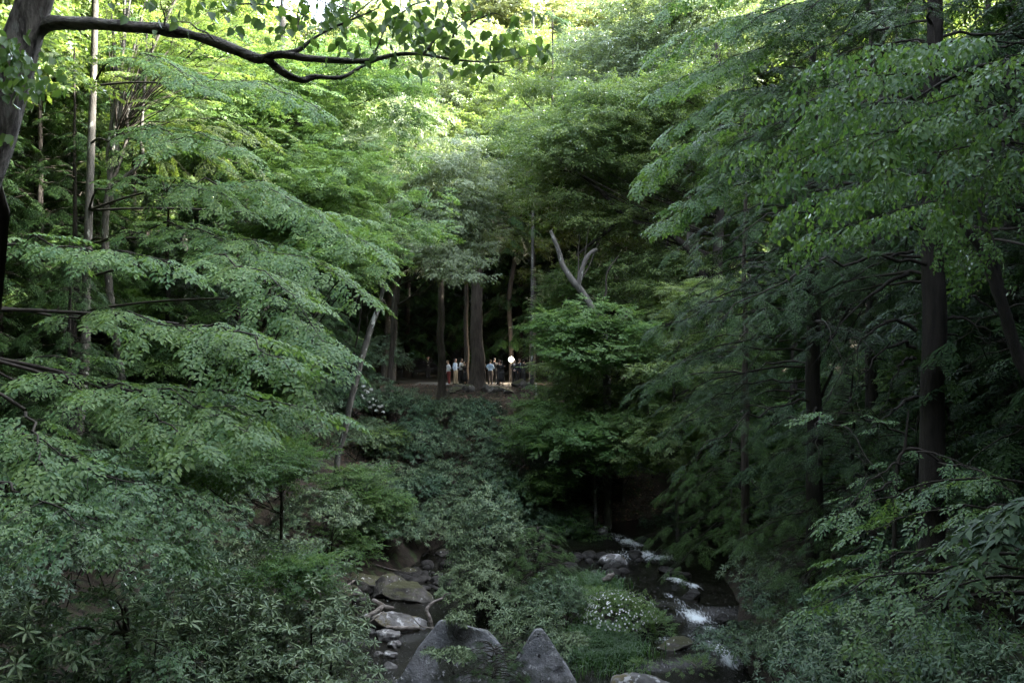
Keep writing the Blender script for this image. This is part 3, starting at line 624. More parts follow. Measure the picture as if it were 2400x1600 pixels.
# near leafy boughs, lower right
bough_tree('beech_sapling', 'slender sapling at the lower right with flat leafy boughs above the rhododendron', (7.6, 12.6), [P(2600, 1250, 12.6), P(2580, 1000, 12.6), P(2540, 700, 12.6)], [.06, .05, .04, .02], 'bark_grey',
    [((2420, 1330, 12.4), (1900, 1420, 12), 2.0, .25), ((2380, 1290, 12.5), (1960, 1350, 13), 1.8, .2), ((2250, 1400, 12), (2060, 1500, 11.6), 1.2, .1), ((2420, 1350, 12), (2150, 1420, 11.2), 1.6, .15),
     ((2450, 1190, 13), (2030, 1240, 12.6), 1.3, .2), ((2450, 1130, 14), (1960, 1210, 14.5), 1.4, .3)], 'broad', tmpl='ova', step=.2, sub=.24, tint=.45, ss=.42)
bough_tree('beech_sapling', 'thin sapling spreading green sprays across the foot of the thickest hemlock trunk', (7.2, 19), [P(2100, 1150, 19), P(2120, 1050, 19), P(2130, 960, 19)], [.05, .04, .03, .012], 'bark_grey',
    [((2120, 1010, 19), (1930, 965, 18), 1.0, .1), ((2120, 1060, 19), (2320, 1120, 18), 1.5, .2), ((2120, 1080, 19), (1990, 1190, 18), 1.3, .2), ((2200, 1080, 19), (2400, 1180, 17), 1.3, .2), ((2120, 1120, 19), (1960, 1200, 17.5), 1.3, .1)], 'broad', tint=.4, ss=.45)

# centre: the dark conifers around the gathering
HS = dict(wfac=.5)
conifer('hemlock_tree', 'huge dark trunk standing in the middle of the gathering, its base flaring on the rocks', -2.35, 66.5, 17, .50, 10.0, 4.0, 24, sp=.6, ss=.95, ls=1.3, tint=.3, bark='bark_warm')
conifer('hemlock_tree', 'straight mossy trunk growing lower on the bank at the left end of the gathering', -4.4, 61.5, 16, .29, 11, 3.0, 18, sp=.6, ss=.95, ls=1.3, tint=.3, bark='bark_warm', lean=(.006, 0))
conifer('hemlock_tree', 'slim dark trunk close behind the left side of the huge trunk', -3.2, 70.0, 18, .2, 9.5, 4.0, 30, sp=.6, ss=.95, ls=1.3, tint=.3, bark='bark_warm')
t = Tree('pole_tree', base_at(1247, 66.0), 'thin pale pole-like tree beside the white marker post', 'tree')
tp = trunk_path((base_at(1247, 66)[0], 66), [P(1247, 800, 66), P(1249, 500, 66), P(1250, 260, 66)], 12); t.tk.add(tp, [.17, .12, .10, .05], 8, .05)
crown(t.fo, t.tk, P(1240, 260, 66), (3, 3, 3.), 26, tp, 'loose', r=1.3, per=22, ss=.8, ls=1.2); t.done('bark_grey', 'canopy')
t = Tree('leaning_tree', base_at(1190, 74), 'dark wavy-stemmed tree behind the flash lamp', 'tree')
tp = trunk_path((base_at(1198, 74)[0], 74), [P(1198, 800, 74), P(1193, 700, 74), P(1205, 620, 74), P(1215, 560, 74), P(1235, 480, 74), P(1250, 300, 74)], 20); t.tk.add(tp, [.2, .18, .18, .17, .16, .12], 8, .06)
crown(t.fo, t.tk, P(1250, 380, 76), (4, 4, 4), 34, tp, 'loose', r=1.5, per=20, ss=.9, ls=1.2, tint=.3); t.done('bark_dark', 'canopy')
# leaning lichened trunk left of the gathering
b0 = at_g0(800, 42.0)
t = Tree('leaning_birch', b0, 'slender lichen-spotted trunk leaning right above the flowering rhododendron, left of the gathering', 'tree')
dd = 42.0
tp = smooth_path([b0 - UP * .3, P(790, 1090, dd), P(808, 1010, dd), P(822, 940, dd), P(845, 850, dd), P(868, 770, dd), P(890, 710, dd), P(905, 620, dd), P(915, 500, dd)], 30); t.tk.add(tp, [.11, .12, .13, .13, .14, .13, .10, .05, .03], 10, .08)
t.tk.add(smooth_path([P(893, 700, dd), P(903, 714, dd - .2), P(880, 722, dd), P(862, 735, dd), P(860, 770, dd)], 10), [.04, .03, .015], 5)
crown(t.fo, t.tk, P(905, 520, dd), (2.2, 2, 1.6), 18, tp, 'beech', r=1.1, per=20, ss=.65, ls=1.1); t.done('bark_lichen', 'beech')
t = Tree('leaning_sapling', base_at(790, 55), 'very thin bare leaning stem left of the lichen-spotted trunk', 'tree')
tp = trunk_path((base_at(800, 55)[0], 55), [P(810, 930, 55), P(830, 830, 55), P(845, 740, 55), P(850, 640, 55)], 14); t.tk.add(tp, [.07, .06, .05, .02], 6)
crown(t.fo, t.tk, P(850, 620, 55), (1.8, 1.8, 1.2), 8, tp, 'beech', r=.9, per=16, ss=.6); t.done('bark_grey', 'beech')

# dark wood behind the gathering: copies of three conifers
def copy_tree(root, loc, rz, sc, label=None, group=None):
    r = root.copy(); COL.objects.link(r); r.location = [float(c) for c in loc]; r.rotation_euler = (0, 0, rz); r.scale = (sc,) * 3
    if label: r['label'] = label
    if group: r['group'] = group
    for ch in root.children:
        c = ch.copy(); COL.objects.link(c); c.parent = r
    return r
def place(protos, spots, zoff=0):
    for i, (x, y, sc) in enumerate(spots):
        pr = protos[i % len(protos)]
        if not pr[1]: pr[0].location = (x, y, gz(x, y) + zoff); pr[0].scale = (sc,) * 3; pr[1] = True
        else: copy_tree(pr[0], (x, y, gz(x, y) + zoff), U(0, 6.28), sc)
dk = []
for q in range(3):
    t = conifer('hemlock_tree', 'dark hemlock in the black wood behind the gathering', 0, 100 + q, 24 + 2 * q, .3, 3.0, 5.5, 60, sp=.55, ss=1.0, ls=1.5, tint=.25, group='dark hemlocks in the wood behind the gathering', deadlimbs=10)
    dk.append([t.root, False])
spots = [(x + U(-1, 1), y + U(-1.5, 1.5), U(.85, 1.15)) for y, xs in ((78, (-17, -12.5, 3.5, 8.5)), (83, (-21, -15, -9.5, -4.5, 1, 6, 12, 17)), (90, (-25, -18, -12, -6, 0, 6, 13, 20)), (96, (-21, -14, -8, -2, 4, 10))) for x in xs]
place(dk, spots)
dk2 = []
for q in range(3):
    t = conifer('hemlock_tree', 'shaded hemlock deep in the wood left of the bank', 0, 100 + q, 17 + 2 * q, .24, 1.0, 4.6, 80, sp=.42, ss=.8, ls=1.35, tint=.3, group='shaded hemlocks filling the wood at the left', deadlimbs=6)
    dk2.append([t.root, False])
place(dk2, [(-13, 47, .9), (-19, 50, 1), (-25, 48, 1), (-17, 41, .8), (-23, 41, .9), (-15, 56, 1), (-22, 60, 1.1), (-30, 56, 1.1), (-12, 60, .8), (-17.5, 34, .75), (-21, 29, .8), (-15.5, 25, .6), (-13.5, 39, .7), (-18, 68, 1.1), (-27, 68, 1.2)])
dk3 = []
for q in range(3):
    t = conifer('hemlock_tree', 'shaded hemlock in the wood beyond the right bank', 0, 100 + q, 17 + 2 * q, .24, 1.5, 4.4, 60, sp=.42, ss=.8, ls=1.35, tint=.4, group='shaded hemlocks in the wood beyond the right bank', deadlimbs=8)
    dk3.append([t.root, False])
place(dk3, [(18, 33, .9), (24, 38, 1.), (17, 46, .7), (25, 50, 1), (31, 47, 1.1), (14, 60, .9), (21, 63, 1), (29, 64, 1.1), (37, 60, 1.2), (10, 64, .9), (33, 55, 1.1), (14.5, 27, .8)])
# green broadleaf mid-storey, right background and left background
def proto_broad(name, label, group, seed, H, R, n, leaf, kind, tint, per=22, ss=.9, ls=1.3, bark='bark_grey', z0=.4, tr=.22):
    t = Tree(name, np.array([0., 200. + seed, 0.]), label, 'tree', group)
    tp = smooth_path([np.array([0, 200. + seed, -.5]), np.array([.2, 200. + seed, H * .35]), np.array([-.2, 200.2 + seed, H * .7]), np.array([.3, 200. + seed, H * .95])], 16)
    t.tk.add(tp, [tr, tr * .8, tr * .5, tr * .2], 9, .06)
    crown(t.fo, t.tk, np.array([0, 200. + seed, H * (1 + z0) / 2]), (R, R, H * (1 - z0) / 2), n, tp, kind, r=R * .3, per=per, ss=ss, ls=ls, tint=tint)
    t.done(bark, leaf); return [t.root, False]
pb = [proto_broad('understorey_tree', 'leafy understorey tree seen between the dark trunks at the right', 'understorey trees between the dark trunks at the right', q, 9 + q, 3.6, 80, 'maple', 'beech', .5, ss=.8, ls=1.3, z0=.15) for q in range(3)]
place(pb, [(13, 49, .8), (18, 54, .9), (22, 45, .9), (27, 58, 1), (32, 52, 1), (17, 40, .7), (23, 34, .7), (15.5, 35, .6), (29, 42, .8), (36, 66, 1.1), (20, 70, 1), (28, 72, 1.1), (12, 70, 1.), (12.5, 56, .8)])
pc = [proto_broad('understorey_tree', 'leafy understorey tree in the shade of the left wood', 'understorey trees in the left wood', 5 + q, 9 + q, 3.4, 80, 'beech', 'beech', .5, ss=.8, ls=1.25, z0=.15) for q in range(3)]
place(pc, [(-11, 40, .7), (-16, 37, .8), (-19, 45, 1), (-24, 52, 1.1), (-28, 62, 1.2), (-11.5, 35, .6)])
for i, (x, y, sc) in enumerate([(-14, 44, .85), (-10.5, 52, .7), (-14.5, 33, .7), (-17, 30, .8), (-18, 38, .9), (-22, 46, 1), (-12, 27, .5), (-14, 20, .6)]):
    copy_tree(dk2[i % 3][0], (x, y, gz(x, y)), U(0, 6), sc)
# tall canopy trees mid distance
pt = [proto_broad('canopy_tree', 'tall canopy tree rising behind the dark wood', 'tall canopy trees behind the dark wood', 10 + q, 27 + 2 * q, 6.5, 150, 'canopy', 'loose', .55, ss=1.2, ls=1.5, z0=.45, tr=.35) for q in range(3)]
place(pt, [(-34, 70, .95), (-27, 80, .9), (-20, 92, .8), (-9, 98, .7), (19, 88, .75), (27, 80, .8), (34, 74, .9), (-42, 84, 1), (22, 74, .9), (-26, 64, .75)])
# far sunlit slope
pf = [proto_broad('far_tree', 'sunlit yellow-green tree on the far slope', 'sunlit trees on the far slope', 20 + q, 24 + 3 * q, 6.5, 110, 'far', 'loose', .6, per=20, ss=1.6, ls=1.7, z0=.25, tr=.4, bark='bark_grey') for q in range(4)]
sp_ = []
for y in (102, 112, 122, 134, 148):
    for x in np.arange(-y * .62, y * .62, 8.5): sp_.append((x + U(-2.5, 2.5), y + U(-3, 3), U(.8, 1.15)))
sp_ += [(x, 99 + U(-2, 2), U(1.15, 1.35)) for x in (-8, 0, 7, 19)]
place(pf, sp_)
for i, (x, y, sc) in enumerate([(-17, 24, .85), (-21, 33, .9), (-19, 43, .9), (-26, 50, .95), (-29, 40, 1), (-18, 54, .85), (-24, 15, .9)]):  # canopy added over the left wood to darken it from above
    copy_tree(pt[i % 3][0], (x, y, gz(x, y)), U(0, 6), sc, 'tall tree added to shade the left wood', 'tall trees added to shade the left wood')
for i, (x, y, sc) in enumerate([(13.5, 23, .9), (15.5, 31, 1.), (13, 36, .85), (19, 36, 1.05), (16, 43, .95), (22, 46, 1.1), (19, 27, 1.), (27, 53, 1.1), (15, 53, .9)]):
    copy_tree(dk[i % 3][0], (x, y, gz(x, y)), U(0, 6), sc, 'tall dark hemlock of the right bank behind the thickest trunk', 'tall dark hemlocks on the right bank')
for x, y, sc in ((16, 67, 1.05), (24.5, 67, 1.1), (-9, 75, .78), (1.5, 74.5, .74), (8, 70, .7), (-14, 72, .8)):  # crowns added to keep sun and sky off the clearing and its trunks
    copy_tree(pt[int(abs(x)) % 3][0], (x, y, gz(x, y)), U(0, 6), sc, 'tall tree added to shade the gathering', 'tall trees added to shade the gathering')
# trees added round the viewpoint, mostly unseen, to close off sun and low sky
SHADE_TREES = [(x + U(-2, 2), y + U(-2, 2), U(.95, 1.2), k) for k, xs in ((0, (15, 20)), (1, (26, 34, 43, 53))) for x in xs for y in (-24, -15, -7, 1, 8)]
SHADE_TREES += [(18, 15, 1, 0), (25, 15, 1, 0), (32, 14, 1, 1), (42, 15, 1.1, 1), (21.5, 22, 1, 0), (29, 22, 1.1, 0), (37, 23, 1.1, 1), (46, 25, 1.1, 1), (26, 30, 1, 0), (34, 31, 1.1, 0), (42, 34, 1.1, 1), (33, 41, 1.1, 0), (41, 43, 1.1, 1), (50, 44, 1.2, 1), (38, 49, 1, 0), (44, 54, 1.1, 1), (39, 57, 1., 1), (34, 63, .95, 1), (27, 61, .9, 1), (22, 57, 1, 0), (16, 66, 1, 0)]
SHADE_TREES += [(0, -6, 1, 1), (-9, -5, 1, 1), (9, -6, 1, 1), (-4, -13, 1, 1), (5, -15, 1.1, 1), (-15, 2, .95, 1), (16, 3, .95, 1), (-16, 11, .9, 1), (-19, 17, .9, 1), (-22, 27, .95, 1), (16.5, 12, .9, 1), (19, 19, .95, 1)]
SHADE_TREES += [(-16, -12, 1., 0), (-12, -22, 1.1, 0), (-4, -28, 1.1, 0), (3, -24, 1, 0), (8, -28, 1.1, 0), (-8, -30, 1.1, 0), (-24, -2, 1., 0), (-19, 2, 1., 0), (-19, 9, 1., 0), (-27, 14, 1.1, 0), (-22, 17, 1., 0), (-28, 25, 1., 0), (-23, 26, 1, 0), (-35, 30, 1.1, 1), (-36, 44, 1.1, 1), (-33, 38, 1, 0), (-30, 34, 1, 0), (13, -16, 1, 0), (-14, -6, 1, 0), (12.5, -6, 1, 0)]
for i, (x, y, sc, k) in enumerate(SHADE_TREES):
    vis = abs(x) < .56 * y and x > 0; visl = abs(x) < .56 * y and x < 0
    copy_tree((pt[i % 3] if k else dk2[i % 3])[0], (x, y, gz(x, y)), U(0, 6), sc * (1.6 if not k else 1), 'tall tree at the back of the right-hand wood' if vis else 'tall unseen tree added around the viewpoint to close off light', 'tall trees at the back of the right-hand wood' if vis else 'unseen trees added around the viewpoint')

# ================================================================== shrubs
def rhodo(base, rx, ry, h, n, label, leaf=.15, tint=.4, name='rhododendron', group=None, flowers=None, mat='rhodo', tmpl='lon', stems=9, lo=-.25, build=True, cat='shrub'):
    base = np.asarray(base, float); t = Tree(name, base, label, cat, group); c = base + UP * h * .45
    pts = []
    n = int(n * 1.45)
    for i in range(n):
        v = nrmz(rng.normal(size=3)); v[2] = abs(v[2]) if U(0, 1) > .3 else v[2]
        if v[2] < lo: v[2] = -v[2] * .4
        v = nrmz(v); k = (1 + .28 * wob(v * 2.6 + base * .37, 1, 2, 3)) * (U(.5, .9) if U(0, 1) < .4 else U(.88, 1.05))
        p = c + v * np.array([rx, ry, h * .55]) * k; pts.append((p, v))
        up = nrmz(v * .55 + UP * .75 + rng.normal(size=3) * .22)
        x = nrmz(np.cross(up, rng.normal(size=3)))
        t.fo.add('whorl', p, x, up, leaf * U(.75, 1.2), 1.0, tint + .3 * wob(p * .8, 1, 2, 5) + rng.normal() * .1)
    for i in range(stems):
        p, v = pts[i * len(pts) // max(stems, 1)]; b = base + np.array([U(-.3, .3) * rx, U(-.3, .3) * ry, -.2])
        t.tk.add(smooth_path([b, (b + p) / 2 + rng.normal(size=3) * .15 - UP * .1, p], 7), [.012 * h ** .8, .009 * h ** .8, .004], 4)
    t.trunk = t.tk.build('stem', M['twig'], t.root); t.fo.build('foliage', M[mat], t.root, tmpl)
    if flowers:
        for q in flowers:
            flower_cluster(q, t.root)
    return t
_fl = {}
def flower_cluster(p, root, r=.11):
    if 'me' not in _fl:
        V, F = [], []; k = 0
        for i in range(26):
            v = nrmz(rng.normal(size=3)); v[2] = abs(v[2]) * .9; c = v * r * .8; x = nrmz(np.cross(v, rng.normal(size=3))); y = np.cross(v, x)
            for j in range(5):
                a = j * 1.2566; u = x * math.cos(a) + y * math.sin(a); s = x * math.cos(a + .5) + y * math.sin(a + .5); s2 = x * math.cos(a - .5) + y * math.sin(a - .5)
                V += [c, c + s2 * r * .3 + v * r * .1, c + u * r * .42 + v * r * .1, c + s * r * .3 + v * r * .1]; F.append((k, k + 1, k + 2, k + 3)); k += 4
        o = mesh_obj('flower_cluster', np.array(V), np.array(F), 4, M['petal']); _fl['me'] = o.data; o.parent = root; o.location = [float(a) for a in (p - np.array(root.location))]
    else:
        o = bpy.data.objects.new('flower_cluster', _fl['me']); COL.objects.link(o); o.parent = root; o.location = [float(a) for a in (p - np.array(root.location))]
        o.rotation_euler = (0, 0, U(0, 6))
def at_g(px, d):
    x = (px - 1200) / FPX * d; return np.array([x, d, gz(x, d)])
# left bank, near to far  (px, d, rx, ry, top py, n, leaf, tint, label)
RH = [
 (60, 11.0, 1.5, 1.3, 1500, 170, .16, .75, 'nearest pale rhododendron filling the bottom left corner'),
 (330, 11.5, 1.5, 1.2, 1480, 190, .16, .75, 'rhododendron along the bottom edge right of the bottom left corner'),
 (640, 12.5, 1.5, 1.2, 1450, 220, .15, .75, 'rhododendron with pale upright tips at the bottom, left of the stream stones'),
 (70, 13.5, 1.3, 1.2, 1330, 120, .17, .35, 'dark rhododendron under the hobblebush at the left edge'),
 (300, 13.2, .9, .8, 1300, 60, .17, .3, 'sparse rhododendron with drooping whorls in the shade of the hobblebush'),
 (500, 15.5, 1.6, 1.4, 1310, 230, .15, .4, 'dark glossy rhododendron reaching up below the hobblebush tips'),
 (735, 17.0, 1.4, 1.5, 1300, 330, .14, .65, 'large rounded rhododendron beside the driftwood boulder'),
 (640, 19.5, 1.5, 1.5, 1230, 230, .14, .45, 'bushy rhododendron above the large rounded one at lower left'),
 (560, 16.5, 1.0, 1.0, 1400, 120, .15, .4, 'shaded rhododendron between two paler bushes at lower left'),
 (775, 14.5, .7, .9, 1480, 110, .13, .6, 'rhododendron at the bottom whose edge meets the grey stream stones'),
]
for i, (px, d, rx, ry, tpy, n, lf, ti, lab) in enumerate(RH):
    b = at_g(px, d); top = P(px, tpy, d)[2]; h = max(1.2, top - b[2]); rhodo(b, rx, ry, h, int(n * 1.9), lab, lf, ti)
# hobblebush (round leaves) under the young beech
bough_tree('hobblebush', 'round-leaved hobblebush at the left edge, its broad leaves layered in drooping sprays', (-7.4, 13.6), [P(-60, 1350, 13.6), P(-50, 1200, 13.6)], [.05, .04, .03], 'twig',
    [((-50, 1080, 13.6), (420, 1190, 12), 2.1, .25), ((-60, 1150, 13), (330, 1260, 11.3), 1.9, .2), ((-60, 1120, 12.5), (200, 1230, 11), 1.6, .15), ((100, 1090, 13.6), (490, 1215, 12.4), 1.6, .2), ((-50, 1030, 14), (260, 1090, 13), 1.4, .2),
     ((150, 1200, 12.6), (400, 1290, 11.8), 1.3, .15)], 'broad', tmpl='ova', kind='hand', cat='shrub', ls=.95, step=.17, sub=.2, tint=.35, ss=.5, dens=.85)
bough_tree('hobblebush', 'small round-leaved shrub between the rhododendrons near the bottom left', (-4.6, 12.2), [P(300, 1520, 12.2), P(290, 1480, 12.2)], [.03, .03, .02], 'twig',
    [((300, 1500, 12.2), (250, 1440, 11.6), .9, .1), ((220, 1470, 12), (130, 1500, 11.5), .8, .1), ((300, 1480, 12.1), (270, 1400, 11.8), .6, .1), ((260, 1480, 12), (400, 1520, 11.4), .8, .1)], 'broad', tmpl='ova', kind='hand', cat='shrub', step=.15, sub=.17, tint=.2, ss=.36)
crown_tree('maple_sapling', 'fresh-green maple sapling drooping over the bank right of the young beech', 640, 20, [(660, 1180), (640, 1080)], [.05, .03, .02],
    [(600, 1080, 90, 50, 19, 1.4, 34), (470, 1060, 90, 50, 17, 1.2, 26), (700, 1340, 60, 40, 17.5, .8, 12)], leaf='maple', kind='hand', tmpl='ova', r=.5, per=14, ss=.42, ls=.95, tint=.35, flat=.3, cat='sapling', limbr=.012)
# the far bank
BK = [(690, 1130, 46, 2.2, 2.4, 2.6, .45, 'grey-green rhododendron on the bank left of the maple saplings'), (745, 1230, 38, 2.0, 1.8, 2.6, .55, 'rhododendron on the lower left bank below the leaning birch'),
 (590, 1240, 30, 2.2, 1.8, 2.4, .45, 'feathery grey-green bush on the left bank behind the near rhododendrons'), (900, 1300, 0, 1.9, 1.4, 2.3, .5, 'rhododendron overhanging the dark pool of stones'),
 (1010, 1300, 0, 1.6, 1.3, 2.2, .5, 'rhododendron with drooping pale whorls right above the mossy pool stones'), (830, 1070, 0, 1.8, 1.5, 1.9, .35, 'rhododendron at the foot of the leaning birch'),
 (985, 1080, 0, 2.0, 1.5, 1.9, .35, 'dull rhododendron mid-slope straight below the mossy trunk'), (1105, 1000, 0, 1.6, 1.3, 1.7, .6, 'pale-tipped rhododendron just below the leaf litter under the gathering'),
 (1160, 1120, 0, 2.1, 1.6, 2.2, .3, 'dark rhododendron on the slope left of the low maple sapling'), (1040, 1170, 0, 2.0, 1.5, 2.0, .35, 'rhododendron on the slope beside the bare strip of leaf litter'),
 (1210, 1200, 0, 1.9, 1.5, 2.2, .3, 'shaded rhododendron low on the slope left of the dark hollow'), (1290, 1290, 0, 1.6, 1.4, 1.9, .3, 'dark blue-green rhododendron where the creek goes into the shade'),
 (930, 980, 0, 2.0, 1.4, 1.8, .25, 'dim rhododendron right of the white-flowered one'), (740, 960, 56, 2.0, 2, 2.2, .2, 'dark rhododendron left of the leaning birch'),
 (780, 850, 66, 2.6, 2, 3.0, .2, 'dark rhododendron thicket left of the gathering'), (870, 850, 70, 2.6, 2, 3.4, .2, 'dim rhododendron just left of the person in the black suit'), (900, 1180, 0, 1.8, 1.5, 2.1, .4, 'rhododendron in the middle of the left slope'),
 (1090, 1260, 0, 1.7, 1.3, 2.1, .45, 'rhododendron behind the top of the streamside bush'), (1250, 1080, 0, 1.6, 1.4, 1.8, .25, 'dim rhododendron under the low maple sapling'), (690, 1010, 50, 2.2, 1.8, 2.6, .25, 'dark rhododendron in the hollow behind the beech bough tips')]
for px, py, d, rx, ry, h, ti, lab in BK:
    b = at_g(px, d) if d else hit(px, py)
    rhodo(b - UP * .2, rx, ry, h, int(150 * rx * h / 3), lab, .2, ti, tmpl='dia', stems=6)

def thicket(label, group, spots, rx, h, leaf, tint, n, tmpl='dia', mat='rhodo'):
    pr = [[rhodo(np.array([0., -80. - 5 * q, gz(0, -80 - 5 * q)]), rx * (1 + .12 * q), rx, h * (1 + .1 * q), n, label, leaf * (1, .8, 1.1, .9)[q], tint + (0, .35, -.2, .15)[q], tmpl=tmpl, stems=6, group=group, mat=mat).root, False] for q in range(4)]
    for i, (x, y, sc) in enumerate(spots):
        r = pr[i % 4]
        if not r[1]: o = r[0]; r[1] = True
        else: o = copy_tree(r[0], (x, y, 0), 0, 1)
        o.location = (x, y, gz(x, y) - .1); o.rotation_euler = (0, 0, U(0, 6.28)); o.scale = (sc,) * 3
L_ = [(U(-1, 1) * .7 + x, U(-1, 1) * .7 + y, U(.85, 1.2)) for y, xs in ((13, (-7.5, -9.5)), (15.5, (-6.5, -8.8)), (18, (-5.6, -8, -10.5)), (21, (-7.2, -9.8, -12)), (24.5, (-8, -10.6, -13)), (28, (-9.4, -12, -14.6)), (32, (-10.2, -13, -16)), (36, (-10, -12.8, -15.5)), (40, (-9.4, -12, -15)), (44, (-10.6, -13)), (48, (-11, -13, -16)), (52, (-9, -12)), (57, (-9.5, -12.5)), (62, (-11, -14)), (67, (-12, -15))) for x in xs]
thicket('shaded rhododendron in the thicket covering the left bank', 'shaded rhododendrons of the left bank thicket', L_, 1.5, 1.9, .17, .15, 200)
B_ = []
for py in (975, 1010, 1050, 1095, 1145, 1200, 1260, 1310):
    for px in np.arange(880 + (py % 3) * 12, 1400, 58):
        if 1060 < px < 1120 and 1130 < py < 1220 or (py < 1000 and px > 1080): continue
        h_ = hit(px + U(-18, 18), py + U(-10, 10)); 
        if U(0, 1) < .34: continue
        B_.append((h_[0], h_[1] + .4, U(.5, 1.25)))
thicket('dim rhododendron among many on the far bank below the gathering', 'rhododendrons covering the far bank', B_, 1.35, 1.5, .18, .1, 170)
R_ = [(U(-1, 1) * .6 + x, U(-1, 1) * .6 + y, U(.85, 1.15)) for y, xs in ((15, (8.6,)), (18, (7.8, 10.5)), (21, (6.9, 9, 12)), (24, (7.7, 10.5, 13)), (27, (8.1, 10.8, 13.5)), (30, (8.5,)), (33, (8.7, 11.2, 14)), (36, (11, 14)), (40, (11.5, 15)), (45, (14, 18)), (50, (7.5, 20)), (53, (5, 10)), (57, (3.5, 7)), (61, (5, 9)), (66, (4.5,))) for x in xs]
thicket('shaded rhododendron in the dark undergrowth of the right bank', 'shaded rhododendrons of the right bank undergrowth', R_, 1.4, 1.7, .17, .25, 190)
fb = hit(860, 1000); fl = []
for px, py in [(835, 892), (852, 898), (857, 908), (862, 912), (870, 905), (848, 920), (852, 926), (864, 934), (873, 928), (884, 932), (876, 942), (888, 946), (842, 936), (895, 945), (830, 948), (868, 947), (882, 955), (898, 958), (859, 945)]:
    fl.append(P(px, py + 8, fb[1] - 1.2))
rhodo(fb, 1.9, 1.3, 2.7, 230, 'rhododendron covered in round white flower heads right of the leaning birch', .19, .25, tmpl='dia', flowers=fl)
# green saplings on the slope
for px, py, cr, ti, lab in [
  (850, 1240, [(850, 1160, 70, 60, 0, 1.4, 22), (800, 1120, 40, 30, 0, 1, 8), (900, 1190, 60, 30, 0, 1, 10)], .45, 'green maple sapling on the slope left of the leaf litter strip'),
  (840, 1290, [(830, 1260, 60, 40, 0, 1.2, 16)], .35, 'low dark-green maple sapling above the mossy boulder in the pool'),
  (1250, 1260, [(1260, 1180, 45, 60, 0, 1, 14), (1290, 1110, 25, 25, 0, .6, 5)], .6, 'slender yellow-green sapling rising behind the streamside bush'),
  (880, 1060, [(885, 1020, 55, 25, 0, 1.4, 14)], .8, 'pale broad-leaved sapling below the white-flowered rhododendron'),
  (1330, 1300, [(1340, 1240, 60, 40, 0, 1.2, 12)], .3, 'low sapling at the edge of the dark hollow above the creek'),
  (1240, 1000, [(1250, 950, 50, 15, 0, 1, 8), (1290, 925, 50, 14, 0, 1, 8)], .7, 'bright flat-topped sapling at the right end of the leaf litter')]:
    h = hit(px, py); d = h[1]
    crown_tree('maple_sapling', lab, px, d, [(px, cr[0][1] + 30, d), (px + 4, cr[0][1], d)], [.05, .03, .015], [(a, b, c, e, d - .3, f, n) for (a, b, c, e, _, f, n) in cr], leaf='maple', kind='hand', r=.7, per=14, ss=.55, ls=1.0, tint=ti, flat=.3, cat='sapling', limbr=.018)
# creekside bush in the middle (rhododendron below, fine hemlock behind)
rhodo(hit(1120, 1480) + np.array([0, 1.0, -.1]), 1.5, 1.3, 2.3, 420, 'bright rhododendron at the water edge above the first grey boulder', .15, .75)
rhodo(at_g(1235, 28.0), 1.1, .9, 3.0, 330, 'rhododendron with star-like whorls between the two pointed grey boulders', .15, .6)
rhodo(at_g(1140, 35.5), 1.5, 1.2, 4.6, 420, 'tall rhododendron standing up in the middle of the creek bed', .17, .6)
conifer('young_hemlock', 'small feathery hemlock leaning over the creek behind the bright rhododendron', .9, 35.0, 3.6, .06, .3, 2.0, 80, tint=.7, ss=.42, sp=.22, droop=-.15, wfac=.7)
rhodo(at_g(1300, 33.5), 1.1, 1.0, 1.9, 200, 'shaded bush on the island between the stream channels', .13, .3)
rhodo(at_g(1290, 1.0 * 30), .7, .7, 1.0, 120, 'small shaded bush at the foot of the second pointed boulder', .13, .3)
rhodo(at_g(2240, 11.2), 1.25, 1.1, 2.05, 300, 'near rhododendron with long leaves in the bottom right corner', .17, .45)
rhodo(at_g(2420, 10.5), .8, 1.0, 2.2, 120, 'rhododendron cut by the right edge in the bottom corner', .17, .4)
for px, d, h, lab in [(2080, 15, 1.8, 'dim rhododendron under the lower right leafy boughs'), (1950, 18, 1.6, 'black-shaded rhododendron right of the lowest cascade'), (1850, 22, 1.6, 'shaded rhododendron on the right bank beside the lowest cascade'), (2250, 17, 2.2, 'dim rhododendron behind the lower right leafy boughs'), (1760, 30, 1.4, 'dark bush on the right bank below the olive hemlock'), (2350, 22, 2.4, 'dark rhododendron right of the thickest trunk'), (2000, 25, 2., 'dark rhododendron left of the thickest trunk')]:
    rhodo(at_g(px, d), 1.5, 1.4, h, 230, lab, .17, .2, tmpl='dia', stems=4)
# flowering shrub, island
ib = hit(1430, 1500)
def leafy_bush(base, rx, ry, h, n, label, mat='maple', kind='beech', ss=.3, tint=.6, name='shrub', tmpl='dia', ls=1.1):
    t = Tree(name, base, label, 'shrub'); c = base + UP * h * .4
    for i in range(n):
        v = nrmz(rng.normal(size=3)); v[2] = abs(v[2]); k = (1 + .25 * wob(v * 2.5 + base, 1, 2, 2)) * U(.7, 1.03); p = c + v * np.array([rx, ry, h * .6]) * k
        t.fo.add(kind, p, nrmz(v + rng.normal(size=3) * .4 - UP * .2), nrmz(UP + v * .4), ss * U(.7, 1.2), ls, tint + .2 * wob(p, 1, 2, 1))
        if i % 14 == 0: t.tk.add([base - UP * .1, (base + p) / 2, p], [.015, .01, .004], 3)
    t.tk.build('stem', M['twig'], t.root); t.fo.build('foliage', M[mat], t.root, tmpl); return t
leafy_bush(P(1520, 1455, 34.0) * np.array([1, 1, 0]) + UP * gz(*P(1520, 1455, 34.0)[:2]), .9, 1.2, .9, 200, 'leafy shrub without flowers at the right end of the grassy island', tint=.5)
